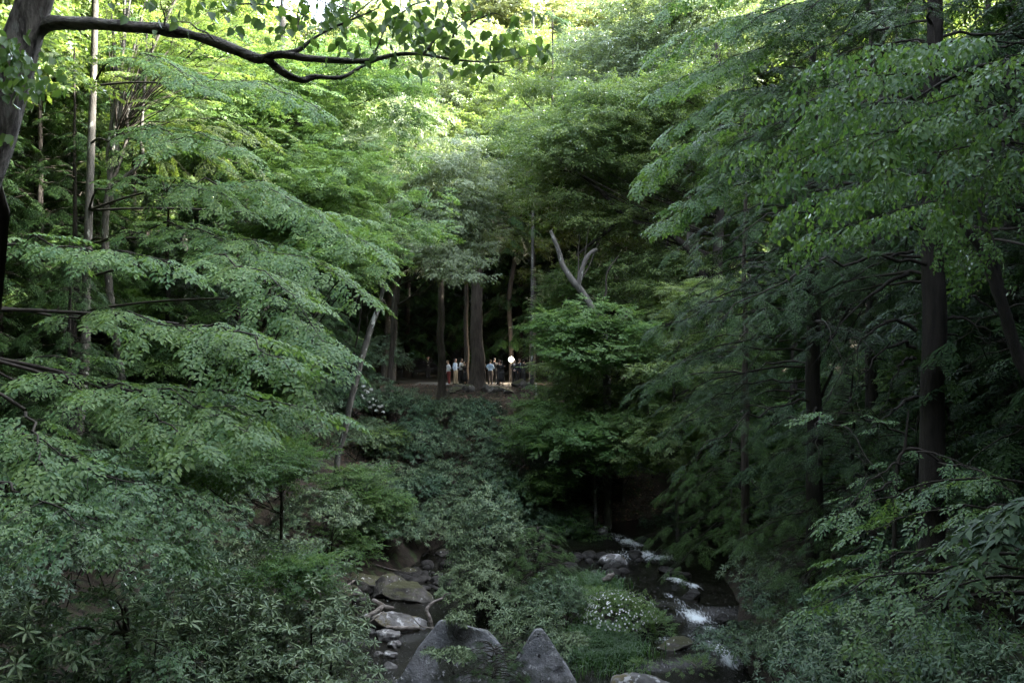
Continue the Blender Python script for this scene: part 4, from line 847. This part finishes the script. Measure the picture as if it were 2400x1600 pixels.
leafy_bush(P(1400, 1440, 35.0) * np.array([1, 1, 0]) + UP * gz(*P(1400, 1440, 35.0)[:2]), .8, 1.2, .8, 160, 'low leafy shrub at the left end of the grassy island', tint=.6)
fs = leafy_bush(P(1450, 1465, 33.5) * np.array([1, 1, 0]) + UP * gz(*P(1450, 1465, 33.5)[:2]), 1.35, 1.7, 1.2, 330, 'leafy shrub speckled with tiny white flowers on the grassy island', tint=.7)
V, F = [], []
for i in range(420):
    v = nrmz(rng.normal(size=3)); v[2] = abs(v[2]); v[0] -= .35; v = nrmz(v); c = np.array(fs.root.location) + UP * .5 + v * np.array([1.4, 1.75, .78]); r = .035; k = len(V); x = nrmz(np.cross(v, rng.normal(size=3))); y = np.cross(v, x)
    V += [c - x * r, c - y * r, c + x * r + v * .01, c + y * r]; F.append((k, k + 1, k + 2, k + 3))
tag(mesh_obj('blossoms', np.array(V), np.array(F), 4, M['petal'], fs.root), kind='stuff')
# grass
def grass(name, label, c, rx, ry, n, h=.45):
    X = c[0] + rng.normal(size=n) * rx * .5; Y = c[1] + rng.normal(size=n) * ry * .5; Z = np.maximum(ground(X, Y), water_z(X, Y)) - .02
    a = rng.uniform(0, 6.28, n); L = h * rng.uniform(.5, 1.2, n); dx = np.stack([np.cos(a), np.sin(a), 0 * a], 1); sx = np.stack([-np.sin(a), np.cos(a), 0 * a], 1) * .010
    b = np.stack([X, Y, Z], 1); m = b + dx * L[:, None] * .25 + UP * L[:, None] * .7; e = b + dx * L[:, None] * .8 + UP * L[:, None] * .75
    v = np.stack([b - sx, b + sx, m + sx, m - sx, e + sx * .2, e - sx * .2], 1).reshape(-1, 3); k = np.arange(n)[:, None, None] * 6
    f = (k + np.array([[0, 1, 2, 3], [3, 2, 4, 5]])[None]).reshape(-1, 4)
    tag(mesh_obj(name, v, f, 4, M['grass'], tint=np.repeat(rng.uniform(0, 1, n), 2)), label, 'grass', kind='stuff')
grass('grass', 'bright green streamside grass on the island in front of the flowering shrub', hit(1400, 1520), 1.3, 1.5, 6000, .42)
grass('grass', 'strip of grass on the back edge of the island behind the flowering shrub', P(1390, 1390, 38.0) , 1.0, 1.6, 3500, .4)
# leaf litter on the bank
n = 30000; X = rng.uniform(-12, 8, n); Y = rng.uniform(47, 69, n); Z = ground(X, Y) + .03
a = rng.normal(size=(n, 3)); a[:, 2] *= .25; a = nrmz(a); nn = nrmz(UP + rng.normal(size=(n, 3)) * .35); sd = nrmz(np.cross(nn, a)); l = rng.uniform(.07, .14, n)[:, None, None]; tv, tf = TM['dia']
v = np.stack([X, Y, Z], 1)[:, None] + l * tv[None, :, :1] * a[:, None] + l * .7 * tv[None, :, 1:2] * sd[:, None] + l * .5 * UP * np.abs(tv[None, :, 2:])
tag(mesh_obj('leaf_litter', v.reshape(-1, 3), (np.arange(n)[:, None, None] * 4 + tf[None]).reshape(-1, 4), 4, M['litter'], tint=rng.uniform(0, 1, n) ** 1.5), 'brown fallen leaves strewn over the slope below the gathering', 'fallen leaves', kind='stuff')

# ================================================================== rocks
def ico(sub):
    import bmesh
    bm = bmesh.new(); bmesh.ops.create_icosphere(bm, subdivisions=sub, radius=1); v = np.array([x.co[:] for x in bm.verts]); f = np.array([[a.index for a in q.verts] for q in bm.faces]); bm.free(); return v, f
ICO = {k: ico(k) for k in (3, 4, 5)}
def rock(name, label, c, size, mat, sub=4, seed=1, cuts=7, rz=0, group=None, tilt=(0, 0), rough=.05, cat='rock'):
    v, f = ICO[sub]; v = v.copy(); r = np.random.default_rng(seed)
    for i in range(cuts):
        n_ = nrmz(r.normal(size=3)); dd = r.uniform(.55, .88); e = v @ n_ - dd; v = v - np.where(e > 0, e * .97, 0)[:, None] * n_
    v = v * (1 + .07 * wob(v * 1.2 + seed, 1, 3, seed % 7))[:, None]
    v = v * np.array(size)
    v = v + rough * min(size) * wob(v / min(size) + seed * 3.1, 2.6, 4, 3)[:, None] * nrmz(v)
    R = np.array(Matrix.Rotation(rz, 3, 'Z') @ Matrix.Rotation(tilt[0], 3, 'X') @ Matrix.Rotation(tilt[1], 3, 'Y')); v = v @ R.T
    o = mesh_obj(name, v + np.asarray(c), f, 3, M[mat], None, True, origin=c)
    return tag(o, label, cat, group)
# pointed grey boulders : convex hull style shapes with real depth
def wedge(name, label, prof, d0, depth, mat, lean=.35, seed=3):
    """prof: silhouette points (px,py) as seen, extruded into a faceted boulder whose front face leans back"""
    import bmesh
    bm = bmesh.new(); n = len(prof)
    def solve(px, py):
        d = d0
        for _ in range(12): d = d0 + lean * (P(px, py, d)[2] + .4)
        return P(px, py, d)
    Q = [solve(*a) for a in prof]; cx = np.mean([q[0] for q in Q])
    for f, sx, sz in ((0, 1.0, 1.0), (.35, .97, .93), (1, .6, .55)):
        for q in Q:
            z = q[2] if q[2] < 0 else q[2] * sz
            bm.verts.new((cx + (q[0] - cx) * sx + U(-.06, .06) * (f > 0), q[1] + f * depth, z))
    for q in Q[2:-2]: bm.verts.new((q[0] * .5 + cx * .5 + U(-.1, .1), q[1] - .16 - lean * .4, q[2] * .62))
    bm.verts.ensure_lookup_table(); bmesh.ops.convex_hull(bm, input=list(bm.verts))
    bmesh.ops.delete(bm, geom=[v for v in bm.verts if not v.link_faces], context='VERTS')
    bmesh.ops.triangulate(bm, faces=bm.faces)
    for _ in range(5): bmesh.ops.subdivide_edges(bm, edges=[e for e in bm.edges if e.calc_length() > .12], cuts=1, use_grid_fill=False); bmesh.ops.triangulate(bm, faces=bm.faces)
    bmesh.ops.smooth_vert(bm, verts=bm.verts, factor=.5, use_axis_x=True, use_axis_y=True, use_axis_z=True)
    bm.normal_update(); co = np.array([v.co[:] for v in bm.verts]); no = np.array([v.normal[:] for v in bm.verts])
    pit = np.minimum(0, wob(co, 3.2, 2, 9) + .62) * .35
    dsp = .035 * wob(co, 1.0, 4, seed) + .022 * wob(co, 4, 3, 5) + pit
    co = co + no * dsp[:, None]
    for v, c in zip(bm.verts, co): v.co = c
    me = bpy.data.meshes.new(name); loc = co.mean(0); bmesh.ops.translate(bm, verts=bm.verts, vec=[-float(a) for a in loc]); bm.to_mesh(me); bm.free(); me.materials.append(M[mat])
    me.polygons.foreach_set('use_smooth', np.ones(len(me.polygons), bool))
    o = bpy.data.objects.new(name, me); COL.objects.link(o); o.location = [float(a) for a in loc]; return tag(o, label, 'boulder')
wedge('boulder', 'broad grey slab boulder with plants growing on it, left of the pair at the bottom', [(880, 1720), (925, 1610), (975, 1520), (1030, 1452), (1075, 1462), (1140, 1478), (1180, 1520), (1192, 1580), (1200, 1720)], 23.5, 2.2, 'rock_grey', .30, 3)
wedge('boulder', 'steep pyramid-shaped grey boulder, right of the pair at the bottom', [(1090, 1720), (1180, 1590), (1225, 1520), (1256, 1472), (1272, 1470), (1290, 1500), (1330, 1560), (1370, 1640), (1390, 1720)], 22.5, 2.0, 'rock_grey', .28, 6)
wedge('boulder', 'pale streaked boulder just showing at the bottom edge, right of the pyramid one', [(1400, 1700), (1440, 1590), (1490, 1580), (1540, 1590), (1600, 1620), (1640, 1700)], 24, 1.6, 'rock_pale', .4, 8)
for (px, py, sx, sy, sz, mat, seed, rz, lab) in [
    (905, 1430, .85, .8, .62, 'rock', 21, .2, 'rounded mossy boulder under the flat plank of driftwood'), (955, 1440, .95, .8, .5, 'rock', 22, -.1, 'long mossy boulder right of the driftwood plank'),
    (935, 1520, 1.25, .9, .42, 'rock_pale', 23, .1, 'large pale lichen-crusted slab at the water edge left of the grey boulder'), (850, 1370, .75, .6, .45, 'rock', 24, .3, 'big rounded dark-mossed boulder at the back of the pool'),
    (962, 1368, .42, .35, .28, 'rock', 25, .1, 'yellow-mossed rock in the middle of the pool'), (1045, 1355, .42, .35, .22, 'rock', 26, 0, 'low mossy rock at the right end of the pool'),
    (825, 1400, .5, .45, .33, 'rock', 27, .8, 'broken mossy rock at the left edge of the pool'), (905, 1540, .45, .4, .32, 'rock_pale', 28, .2, 'pale rounded stone in front of the lichen-crusted slab'),
    (925, 1552, .25, .22, .2, 'rock_pale', 29, 1.2, 'small pale stone right of the rounded one below the slab'), (912, 1572, .28, .22, .17, 'rock_pale', 30, .3, 'egg-shaped stone near the bottom beside the shallow water'),
    (885, 1568, .18, .16, .13, 'rock_pale', 31, 1, 'small grey stone left of the egg-shaped one'), (872, 1532, .16, .15, .13, 'rock_pale', 32, 2, 'square grey stone left of the slab in the shade'), (915, 1598, .22, .2, .14, 'rock_pale', 33, 2, 'white-flecked stone at the very bottom left of the grey boulder'),
    (1440, 1372, .62, .5, .35, 'rock_pale', 34, .2, 'pale rock at the top of the island behind the flowering shrub'), (1580, 1552, .62, .45, .3, 'rock', 35, .2, 'golden-mossed rock dividing the lowest cascade'),
    (1690, 1495, .3, .3, .24, 'stone_dark', 36, 0, 'dark wet stone right of the widest cascade'), (1500, 1500, .6, .5, .28, 'stone_dark', 37, 0, 'dark wet stone below the flowering shrub'), (1600, 1398, .55, .35, .22, 'stone_dark', 38, 0, 'low mossy ledge above the narrow upper cascade'),
    (1745, 1540, .6, .5, .45, 'stone_dark', 39, 0, 'dark boulder on the right bank beside the lowest cascade'), (1330, 1498, .3, .25, .22, 'stone_dark', 40, 0, 'round dark stone left of the island grass'), (1415, 1305, .3, .3, .3, 'rock_pale', 41, 0, 'small pale-topped stone in the dark hollow'),
    (1350, 1560, .45, .3, .14, 'stone_dark', 42, 0, 'flat dark stone in the shallows right of the pyramid boulder'), (1560, 1390, .4, .3, .2, 'stone_dark', 43, 0, 'dark stone beside the island at the upper cascade'), (1620, 1450, .45, .35, .25, 'stone_dark', 44, 0, 'dark stone between the two middle cascades'),
    (1225, 1592, .35, .3, .2, 'rock_pale', 45, 0, 'small grey rock wedged between the two pointed boulders'), (1395, 1470, .25, .2, .16, 'rock', 46, 0, 'pale mossy stone half hidden in the island grass')]:
    h = hit(px, py, 18); h[2] = max(h[2], float(water_z(h[0], h[1]))); rock('rock', lab, h + UP * sz * .2, (sx * 1.08, sy, sz), mat, 5, seed, 15, rz, tilt=(U(-.15, .15), U(-.2, .2)), rough=.09)
vs, fs_ = ICO[3]; stones = []
for q in range(5):
    r = rock('creek_stone', 'dark rounded stone among many in the shaded pool', (0, 40, -3 - q), (.24, .2, .13), 'stone_dark', 3, 60 + q, 5, rough=.03, group='dark stones lying in the shaded pool', cat='stone'); stones.append([r, False])
sp_ = []
for i in range(130):
    px, py = (U(825, 1065), U(1350, 1425)) if i < 100 else (U(1330, 1500), U(1350, 1400))
    h = hit(px, py, 20)
    if abs(px - 905) < 50 and py > 1395: continue
    pr = stones[i % 5]
    if not pr[1]: o = pr[0]; pr[1] = True
    else: o = pr[0].copy(); COL.objects.link(o)
    s = U(.45, 1.7); o.location = (h[0], h[1], float(water_z(h[0], h[1])) + .03 * s); o.scale = (s, s, s); o.rotation_euler = (0, 0, U(0, 6))
    if i >= 100: o['label'] = 'dark stone on the shingle behind the island'; o['group'] = 'dark stones on the shingle behind the island'
# terrace edge stones
for i, (px, py, sx, sz, lab) in enumerate([(1065, 915, .55, .22, 'flat stone on the edge of the gathering place, right of the mossy trunk'), (1082, 909, .5, .3, 'blocky stone left of the huge trunk base'), (1100, 914, .45, .32, 'rounded stone against the left root of the huge trunk'),
        (1140, 915, .3, .42, 'upright split stone at the right root of the huge trunk'), (1153, 918, .45, .3, 'slanting slab right of the upright split stone'), (1172, 915, .55, .22, 'flat stone below the pair in black'), (1190, 919, .4, .18, 'low stone half covered by a fern-like plant'),
        (1222, 905, .7, .4, 'large pale stone left of the thin pole tree'), (1238, 908, .5, .42, 'tilted stone beside the thin pole tree'), (1060, 920, .3, .15, 'small stone low on the litter right of the mossy trunk'), (985, 878, .5, .2, 'pale flat stone step left of the person in the black suit'), (1012, 882, .4, .15, 'flat stone step at the feet of the person in the black suit')]):
    h = hit(px, py, 40); rock('stone', lab, h + UP * sz * .2, (sx, .4, sz), 'rock', 4, 80 + i, 7, U(-.4, .4), tilt=(U(-.2, .2), U(-.25, .25)), cat='stone')

# driftwood
def log(name, label, pts, radii, mat='drift', cat='log', k=8):
    t = Tubes(); t.add(smooth_path(pts, 40), [r_ * .85 for r_ in radii], k + 2, .3); o = t.build(name, M[mat], None, origin=pts[0]); return tag(o, label, cat)
log('log', 'flat bleached driftwood plank lying across the mossy boulder', [P(872, 1405, 30.6), P(890, 1415, 30.5), P(908, 1424, 30.4), P(924, 1424, 30.3)], [.06, .10, .11, .04])
log('log', 'brown forked driftwood log propped against the mossy boulder', [P(845, 1462, 29.8), P(865, 1443, 30), P(885, 1430, 30.2), P(900, 1418, 30.5)], [.05, .08, .10, .07])
log('branch', 'thin dead branch beside the brown driftwood log', [P(866, 1457, 29.8), P(885, 1443, 29.9), P(900, 1432, 30.1)], [.02, .03, .02], cat='branch', k=5)
log('branch', 'crooked pale dead branch rising right of the long mossy boulder', [P(1012, 1470, 30.5), P(1006, 1445, 30.5), P(1000, 1428, 30.6), P(1016, 1410, 30.8), P(1035, 1402, 31), P(1044, 1392, 31), P(1058, 1389, 31)], [.09, .08, .06, .05, .045, .03, .015], cat='branch')
log('branch', 'thin bent twig arching over the dark water', [P(925, 1437, 30.3), P(960, 1441, 30.1), P(985, 1465, 30), P(1005, 1470, 30), P(1025, 1474, 30)], [.012, .015, .02, .03, .03], cat='branch', k=5)
log('log', 'half-sunken brown log lying above the lichen-crusted slab', [P(905, 1468, 29.5), P(940, 1472, 29.5), P(985, 1470, 29.4)], [.05, .10, .06])
log('branch', 'thin dead twig left of the driftwood log', [P(842, 1430, 30), P(858, 1436, 30), P(874, 1438, 30)], [.01, .014, .016], cat='branch', k=4)
log('log', 'pale broken log end on the rock behind the island', [P(1412, 1358, 38), P(1428, 1352, 38), P(1440, 1344, 38)], [.10, .14, .09])
log('branch', 'pale twig lying on the golden-mossed rock', [P(1608, 1545, 29.5), P(1622, 1552, 29.3), P(1635, 1563, 29.2)], [.02, .025, .03], cat='branch', k=5)
log('branch', 'leaning dead stick on the dark slope left of the pool', [P(802, 1380, 37), P(820, 1368, 37.2), P(838, 1352, 37.5)], [.05, .06, .05], cat='branch', k=5)
for i, (a, b_, lab) in enumerate([((1075, 1150), (1130, 1215), 'dead branch lying down the strip of bare leaf litter'), ((960, 1075), (1040, 1090), 'grey dead branch lying across the middle of the far bank'), ((1185, 950), (1255, 968), 'dead branch on the leaf litter below the pole tree'), ((1390, 1290), (1460, 1318), 'fallen branch at the water edge in the dark hollow'), ((880, 1330), (950, 1345), 'dead branch on the stones at the back of the pool'), ((1330, 1330), (1385, 1345), 'thin fallen stick by the water left of the upper cascade')]):
    p, q_ = hit(*a), hit(*b_); m_ = (p + q_) / 2 + UP * .12 + rng.normal(size=3) * .08; log('branch', lab, [p + UP * .08, m_, q_ + UP * .1], [.045, .03, .012], cat='branch', k=4)
# plants on the grey boulders
rhodo(P(1078, 1478, 24.2), .32, .3, .45, 34, 'yellow-green rhododendron tuft growing on top of the broad grey slab boulder', .13, 1.0, stems=4)
rhodo(P(1062, 1560, 23.0), .5, .25, .4, 40, 'low rhododendron sprawling across the face of the broad grey slab boulder', .13, .9, stems=5)
rhodo(P(1010, 1545, 23.1), .2, .2, .25, 12, 'tiny rhododendron sprig at the left edge of the broad grey slab boulder', .12, .8, stems=2)
rhodo(P(1348, 1520, 24.5), .35, .3, .4, 34, 'yellow-green rhododendron tuft behind the right shoulder of the pyramid boulder', .13, 1.0, stems=3)
conifer('hemlock_seedling', 'small dark hemlock seedling rooted against the broad grey slab boulder', 0, 80, .85, .012, .05, .42, 34, tint=.5, ss=.17, sp=.09, droop=-.1, wfac=.6)
so_ = COL.objects[-1].parent; q = P(1155, 1590, 23.0); so_.location = [float(a) for a in q]
leafy_bush(P(1500, 1575, 25.3), .35, .3, .3, 40, 'small leafy plant on the streaked boulder at the bottom edge', ss=.16)
leafy_bush(P(1625, 1580, 25.5), .6, .4, .35, 60, 'green seedlings at the very bottom below the lowest cascade', ss=.2)

# ================================================================== the gathering
def flatmat(name, c, rough=.8, emis=0, ecol=None):
    m, n, out = newmat(name); N = n.nodes; L = n.links; b = N.new('ShaderNodeBsdfPrincipled'); b.inputs['Roughness'].default_value = rough
    t = N.new('ShaderNodeTexNoise'); t.inputs['Scale'].default_value = 9; t.inputs['Detail'].default_value = 4
    x = N.new('ShaderNodeMix'); x.data_type = 'RGBA'; x.inputs[6].default_value = (*[v * .8 for v in c], 1); x.inputs[7].default_value = (*[min(1, v * 1.12) for v in c], 1)
    L.new(t.outputs[0], x.inputs[0]); L.new(x.outputs[2], b.inputs[0])
    if emis: b.inputs['Emission Color'].default_value = (*ecol, 1); b.inputs['Emission Strength'].default_value = emis
    L.new(b.outputs[0], out.inputs[0]); return m
for k, c in dict(skin=(.52, .34, .26), skin_dark=(.22, .13, .09), black=(.012, .012, .014), navy=(.02, .024, .04), white=(.78, .80, .84), blue=(.45, .60, .80), pale_blue=(.38, .52, .66), khaki=(.34, .30, .23), red=(.22, .04, .035), brown=(.09, .07, .06), charcoal=(.035, .035, .034), hair=(.02, .015, .012), hair_light=(.16, .10, .06)).items():
    M[k] = flatmat('cloth_' + k if k not in ('skin', 'skin_dark', 'hair', 'hair_light') else k, c)
def loft(pts, k=10):
    """closed tapering surface through (x,y,z,rx,ry) sections"""
    pts = np.asarray(pts, float); c = pts[:, :3]; tg = nrmz(np.gradient(c, axis=0)); V = []
    for i in range(len(pts)):
        ref = np.array([1., 0, 0]) if abs(tg[i] @ np.array([1., 0, 0])) < .9 else np.array([0, 1., 0])
        b = nrmz(np.cross(tg[i], ref)); a = np.cross(b, tg[i])
        for j in range(k):
            t = 2 * math.pi * j / k; V.append(c[i] + a * math.cos(t) * pts[i, 3] + b * math.sin(t) * pts[i, 4])
    n = len(pts); F = [(i * k + j, i * k + (j + 1) % k, (i + 1) * k + (j + 1) % k, (i + 1) * k + j) for i in range(n - 1) for j in range(k)]
    F += [tuple(range(k))[::-1], tuple(range((n - 1) * k, n * k))]
    return V, F
def join(parts, name, mat, parent, vox=None, smooth=True):
    V, F = [], []
    for v, f in parts: F += [tuple(i + len(V) for i in q) for q in f]; V += [tuple(a) for a in v]
    me = bpy.data.meshes.new(name); me.from_pydata(V, [], F); me.materials.append(mat); me.polygons.foreach_set('use_smooth', [smooth] * len(F))
    o = bpy.data.objects.new(name, me); COL.objects.link(o); o.parent = parent
    if vox:                                                     # fuse the overlapping limbs into one continuous surface
        r = o.modifiers.new('fuse', 'REMESH'); r.mode = 'VOXEL'; r.voxel_size = vox; r.use_smooth_shade = True
    return o
ARMS = {'down': ((.25, .02, 1.13), (.255, -.06, .90)), 'clasp': ((.27, .03, 1.14), (.06, -.20, 1.0)), 'phone': ((.25, -.10, 1.18), (.12, -.30, 1.38)), 'head': ((.36, -.08, 1.50), (.15, -.07, 1.66)), 'bent': ((.27, .04, 1.15), (.16, -.22, 1.12)), 'reach': ((.28, -.16, 1.30), (.22, -.42, 1.36)), 'hug': ((.27, -.18, 1.28), (.08, -.36, 1.30))}
def person(px, d, face, label, top, top_m, legs_m, arms=('down', 'down'), h=1.75, skin='skin', hair='hair', shoes='black', dress=False, jacket=False, shirt=None, lean=0., step=.04, head_tilt=0.):
    g = P(px, 0, d); b = np.array([g[0], d, gz(g[0], d) + .03]); root = tag(empty('person', b), label, 'person', 'people gathered on the stone-edged clearing')
    root.rotation_euler = (0, 0, math.radians(face)); root.scale = (h / 1.75,) * 3
    sh = lambda p: (p[0], p[1] - lean * max(0, p[2] - .95), p[2])
    body, topp, legp, shoe = [], [], [], []
    T = [(0, 0, .90, .155, .105), (0, 0, 1.0, .145, .10), (0, -.01, 1.12, .135, .095), (0, 0, 1.28, .165, .11), (0, 0, 1.38, .175, .105), (0, .005, 1.435, .13, .08), (0, 0, 1.47, .062, .058), (0, -.01, 1.53, .056, .056)]
    T = [(*sh(q), q[3], q[4]) for q in T]; body.append(loft(T, 14))
    H = [(0, -.02, 1.515, .03, .035), (0, -.025, 1.535, .055, .062), (0, -.02, 1.575, .067, .082), (0, -.015, 1.62, .074, .092), (0, -.01, 1.67, .075, .093), (0, -.005, 1.715, .062, .078), (0, 0, 1.742, .03, .04)]
    H = [(q[0], q[1] - lean * .6 - head_tilt * (q[2] - 1.5), q[2], q[3], q[4]) for q in H]; body.append(loft(H, 14))
    hc = H[3]; body.append(loft([(0, hc[1] - .088, 1.645, .008, .008), (0, hc[1] - .108, 1.60, .014, .012), (0, hc[1] - .088, 1.595, .014, .01)], 6))
    for sx in (1, -1): body.append(loft([(sx * .070, hc[1] + .01, 1.60, .008, .014), (sx * .086, hc[1] + .015, 1.615, .008, .026), (sx * .086, hc[1] + .015, 1.64, .005, .02)], 6))
    for sx, am in ((1, arms[0]), (-1, arms[1])):
        e, w_ = ARMS[am]; s0 = sh((sx * .165, 0, 1.395)); e = sh((sx * e[0], e[1], e[2])); w_ = sh((sx * w_[0], w_[1], w_[2]))
        S0, E, W_ = map(np.array, (s0, e, w_)); A = [(*S0, .052, .052), (*(S0 * .6 + E * .4), .046, .046), (*E, .037, .037), (*(E * .6 + W_ * .4), .036, .036), (*W_, .024, .024)]
        body.append(loft(A, 8)); topp.append(loft([(q[0], q[1], q[2], q[3] + .013, q[4] + .013) for q in A[:-1]] + [(*(E * .04 + W_ * .96), .036, .036)], 10))
        dr = nrmz(W_ - E); s_ = nrmz(np.cross(dr, [0, 0, 1.]) + 1e-4); n_ = np.cross(s_, dr)
        body.append(loft([(*(W_ - dr * .01), .022, .02), (*(W_ + dr * .04), .036, .016), (*(W_ + dr * .085), .038, .014)], 8))
        for q in range(4):
            b0 = W_ + dr * .08 + s_ * (.027 - .018 * q); L = (.062, .074, .070, .054)[q]; m_ = b0 + dr * L * .55 + n_ * .006; t_ = b0 + dr * L * .85 + n_ * .026
            body.append(loft([(*b0, .0085, .0085), (*m_, .008, .008), (*t_, .006, .006)], 6))
        b0 = W_ + dr * .025 + s_ * .03; body.append(loft([(*b0, .011, .011), (*(b0 + dr * .03 + s_ * .022 + n_ * .006), .009, .009), (*(b0 + dr * .055 + s_ * .026 + n_ * .014), .007, .007)], 6))
    for sx in (1, -1):
        y1 = -sx * step
        Lg = [(sx * .085, 0, .95, .088, .09), (sx * .095, y1 * .3, .75, .078, .082), (sx * .10, y1 * .6 - .01, .50, .055, .058), (sx * .10, y1 * .8 + .01, .35, .053, .058), (sx * .105, y1, .09, .036, .042)]
        body.append(loft(Lg, 10)); legp.append(loft([(q[0], q[1], q[2], q[3] + .022, q[4] + .02) for q in Lg[:-1]] + [(sx * .105, y1, .055, .068, .075)], 12))
        body.append(loft([(sx * .105, y1 + .04, .05, .035, .04), (sx * .11, y1 - .06, .04, .04, .03), (sx * .115, y1 - .15, .03, .035, .02)], 8))
        shoe.append(loft([(sx * .105, y1 + .075, .05, .036, .045), (sx * .107, y1 + .03, .05, .046, .052), (sx * .11, y1 - .07, .042, .052, .042), (sx * .115, y1 - .165, .034, .044, .032), (sx * .115, y1 - .20, .03, .02, .02)], 10))
    join(body, 'body', M[skin], root, .011)
    o = .018; z0 = .80 if jacket else .93
    tt = [(0, 0, z0, .185 if jacket else .168, .135 if jacket else .12)] + [(q[0], q[1], q[2], q[3] + o, q[4] + o) for q in T[1:6]] + [(T[6][0], T[6][1], T[6][2] - .01, .075, .07)]
    join([loft(tt, 16)] + topp, top, M[top_m], root, .014)
    if shirt:
        y = lambda z: -.127 - lean * max(0, z - .95)
        v = [(-.045, y(1.44) + .035, 1.455), (.045, y(1.44) + .035, 1.455), (.055, y(1.35) - .006, 1.36), (.03, y(1.2) + .008, 1.22), (.012, y(1.05) + .005, 1.04), (-.012, y(1.05) + .005, 1.04), (-.03, y(1.2) + .008, 1.22), (-.055, y(1.35) - .006, 1.36)]
        v2 = [(a, b_ + .03, c) for a, b_, c in v]; n = 8
        join([(v + v2, [tuple(range(n)), tuple(range(n, 2 * n))[::-1]] + [(i, i + n, (i + 1) % n + n, (i + 1) % n) for i in range(n)])], 'shirt_front', M[shirt], root, smooth=False)
    if dress: join([loft([(0, 0, 1.0, .16, .12), (0, 0, .8, .2, .17), (0, 0, .5, .22, .2), (0, .02, .25, .26, .23)], 16)], 'skirt', M[legs_m], root)
    else: join([loft([(0, 0, .84, .17, .125), (0, 0, .95, .165, .122), (0, 0, 1.0, .158, .115)], 14)] + legp, 'trousers', M[legs_m], root, .014)
    join(shoe, 'shoes', M[shoes], root)
    hv = []
    for q in H[3:]: hv.append((q[0], q[1] + .022, q[2] + .012, q[3] + .012, q[4] + .004))
    hv.append((0, H[-1][1] + .02, 1.775, .012, .014)); hv.insert(0, (0, H[2][1] + .05, 1.56, .05, .04)); join([loft(hv, 14)], 'hair', M[hair], root)
    return root
TD = 68.6
person(1003, 80.5, 10, 'person in a black suit, hands at the head, standing apart at the far left', 'jacket', 'black', 'black', ('head', 'head'), 1.72, 'skin', 'hair', jacket=True, shirt='white')
person(1052, TD, -60, 'person in a white shirt with a dark strap, red trousers and white shoes', 'shirt', 'white', 'red', ('bent', 'down'), 1.66, shoes='white', hair='hair_light', lean=.10, head_tilt=.2)
person(1067, TD + .3, 65, 'person in light blue shirt and khaki trousers, hand at the waist', 'shirt', 'blue', 'khaki', ('bent', 'down'), 1.80, hair='hair')
person(1081, TD, 75, 'person in a white shirt and black trousers looking to the right', 'shirt', 'white', 'black', ('phone', 'bent'), 1.82)
person(1090, TD - .2, -70, 'person in a black dress with raised hands facing the one in the white shirt', 'bodice', 'black', 'black', ('reach', 'phone'), 1.60, dress=True)
person(1132, TD + .6, 30, 'person in a dark suit just right of the huge trunk, white shirt showing', 'jacket', 'black', 'black', ('bent', 'clasp'), 1.76, skin='skin_dark', jacket=True, shirt='white', shoes='brown')
person(1149, TD + .6, 180, 'person seen from behind in a pale blue hooded top and brown trousers', 'hooded_top', 'pale_blue', 'brown', ('bent', 'bent'), 1.70, lean=.04)
person(1158, TD + 1.2, 200, 'person in black standing behind the pale blue hooded top', 'jacket', 'black', 'charcoal', ('down', 'down'), 1.82, jacket=True, shoes='white')
person(1168, TD + .2, 80, 'person in a black coat leaning in to embrace, pale face turned right', 'coat', 'black', 'black', ('hug', 'hug'), 1.70, jacket=True, lean=.12)
person(1175, TD - 1.0, 190, 'person in a long black dress seen from behind, nearest to the stones', 'bodice', 'black', 'black', ('hug', 'hug'), 1.66, dress=True)
person(1206, TD + .3, 0, 'person in a dark suit facing the viewer, hands clasped, below the flash', 'jacket', 'black', 'black', ('clasp', 'clasp'), 1.72, jacket=True, shirt='white')
person(1218, TD + .5, 40, 'person in a navy jacket over a light blue shirt beside the hands-clasped one', 'jacket', 'navy', 'black', ('bent', 'down'), 1.78, skin='skin_dark', jacket=True, shirt='pale_blue')
person(1227, TD, 150, 'person in a charcoal jacket at the right end, holding something pale', 'jacket', 'charcoal', 'black', ('phone', 'down'), 1.74, jacket=True)

# flash lamp on its stand
q = P(1198, 842, 70.6); fl = tag(empty('flash_lamp', (q[0], q[1], gz(q[0], q[1]))), 'bright round flash lamp glowing above the heads at the right of the gathering', 'lamp')
tb = Tubes(); g0 = np.array(fl.location); top_ = np.array([q[0], q[1], q[2] - .21]); tb.add([g0, (g0 + top_) / 2, top_], [.018, .015, .012], 8)
for a in (0, 2.09, 4.19): tb.add([g0 + UP * .7, g0 + np.array([math.cos(a) * .4, math.sin(a) * .4, .02])], [.012, .012], 6)
tb.build('stand', M['black'], fl)
v, f = ICO[3]; o = mesh_obj('lamp_globe', v * .17 + q, f, 3, flatmat('lit_globe', (1, .95, .85), .5, 60, (1, .84, .62)), fl, True)
# marker post
q = P(1256.5, 918, 65.2); pr = tag(empty('marker_post', q), 'short white marker post beside the thin pole tree', 'post')
tb = Tubes(); tb.add([q - UP * .2, q + UP * .3, q + UP * .52], [.05, .05, .048], 8); tb.build('post', M['white'], pr); tb = Tubes(); tb.add([q + UP * .52, q + UP * .55, q + UP * .57], [.048, .036, .004], 8); tb.build('cap', M['white'], pr)
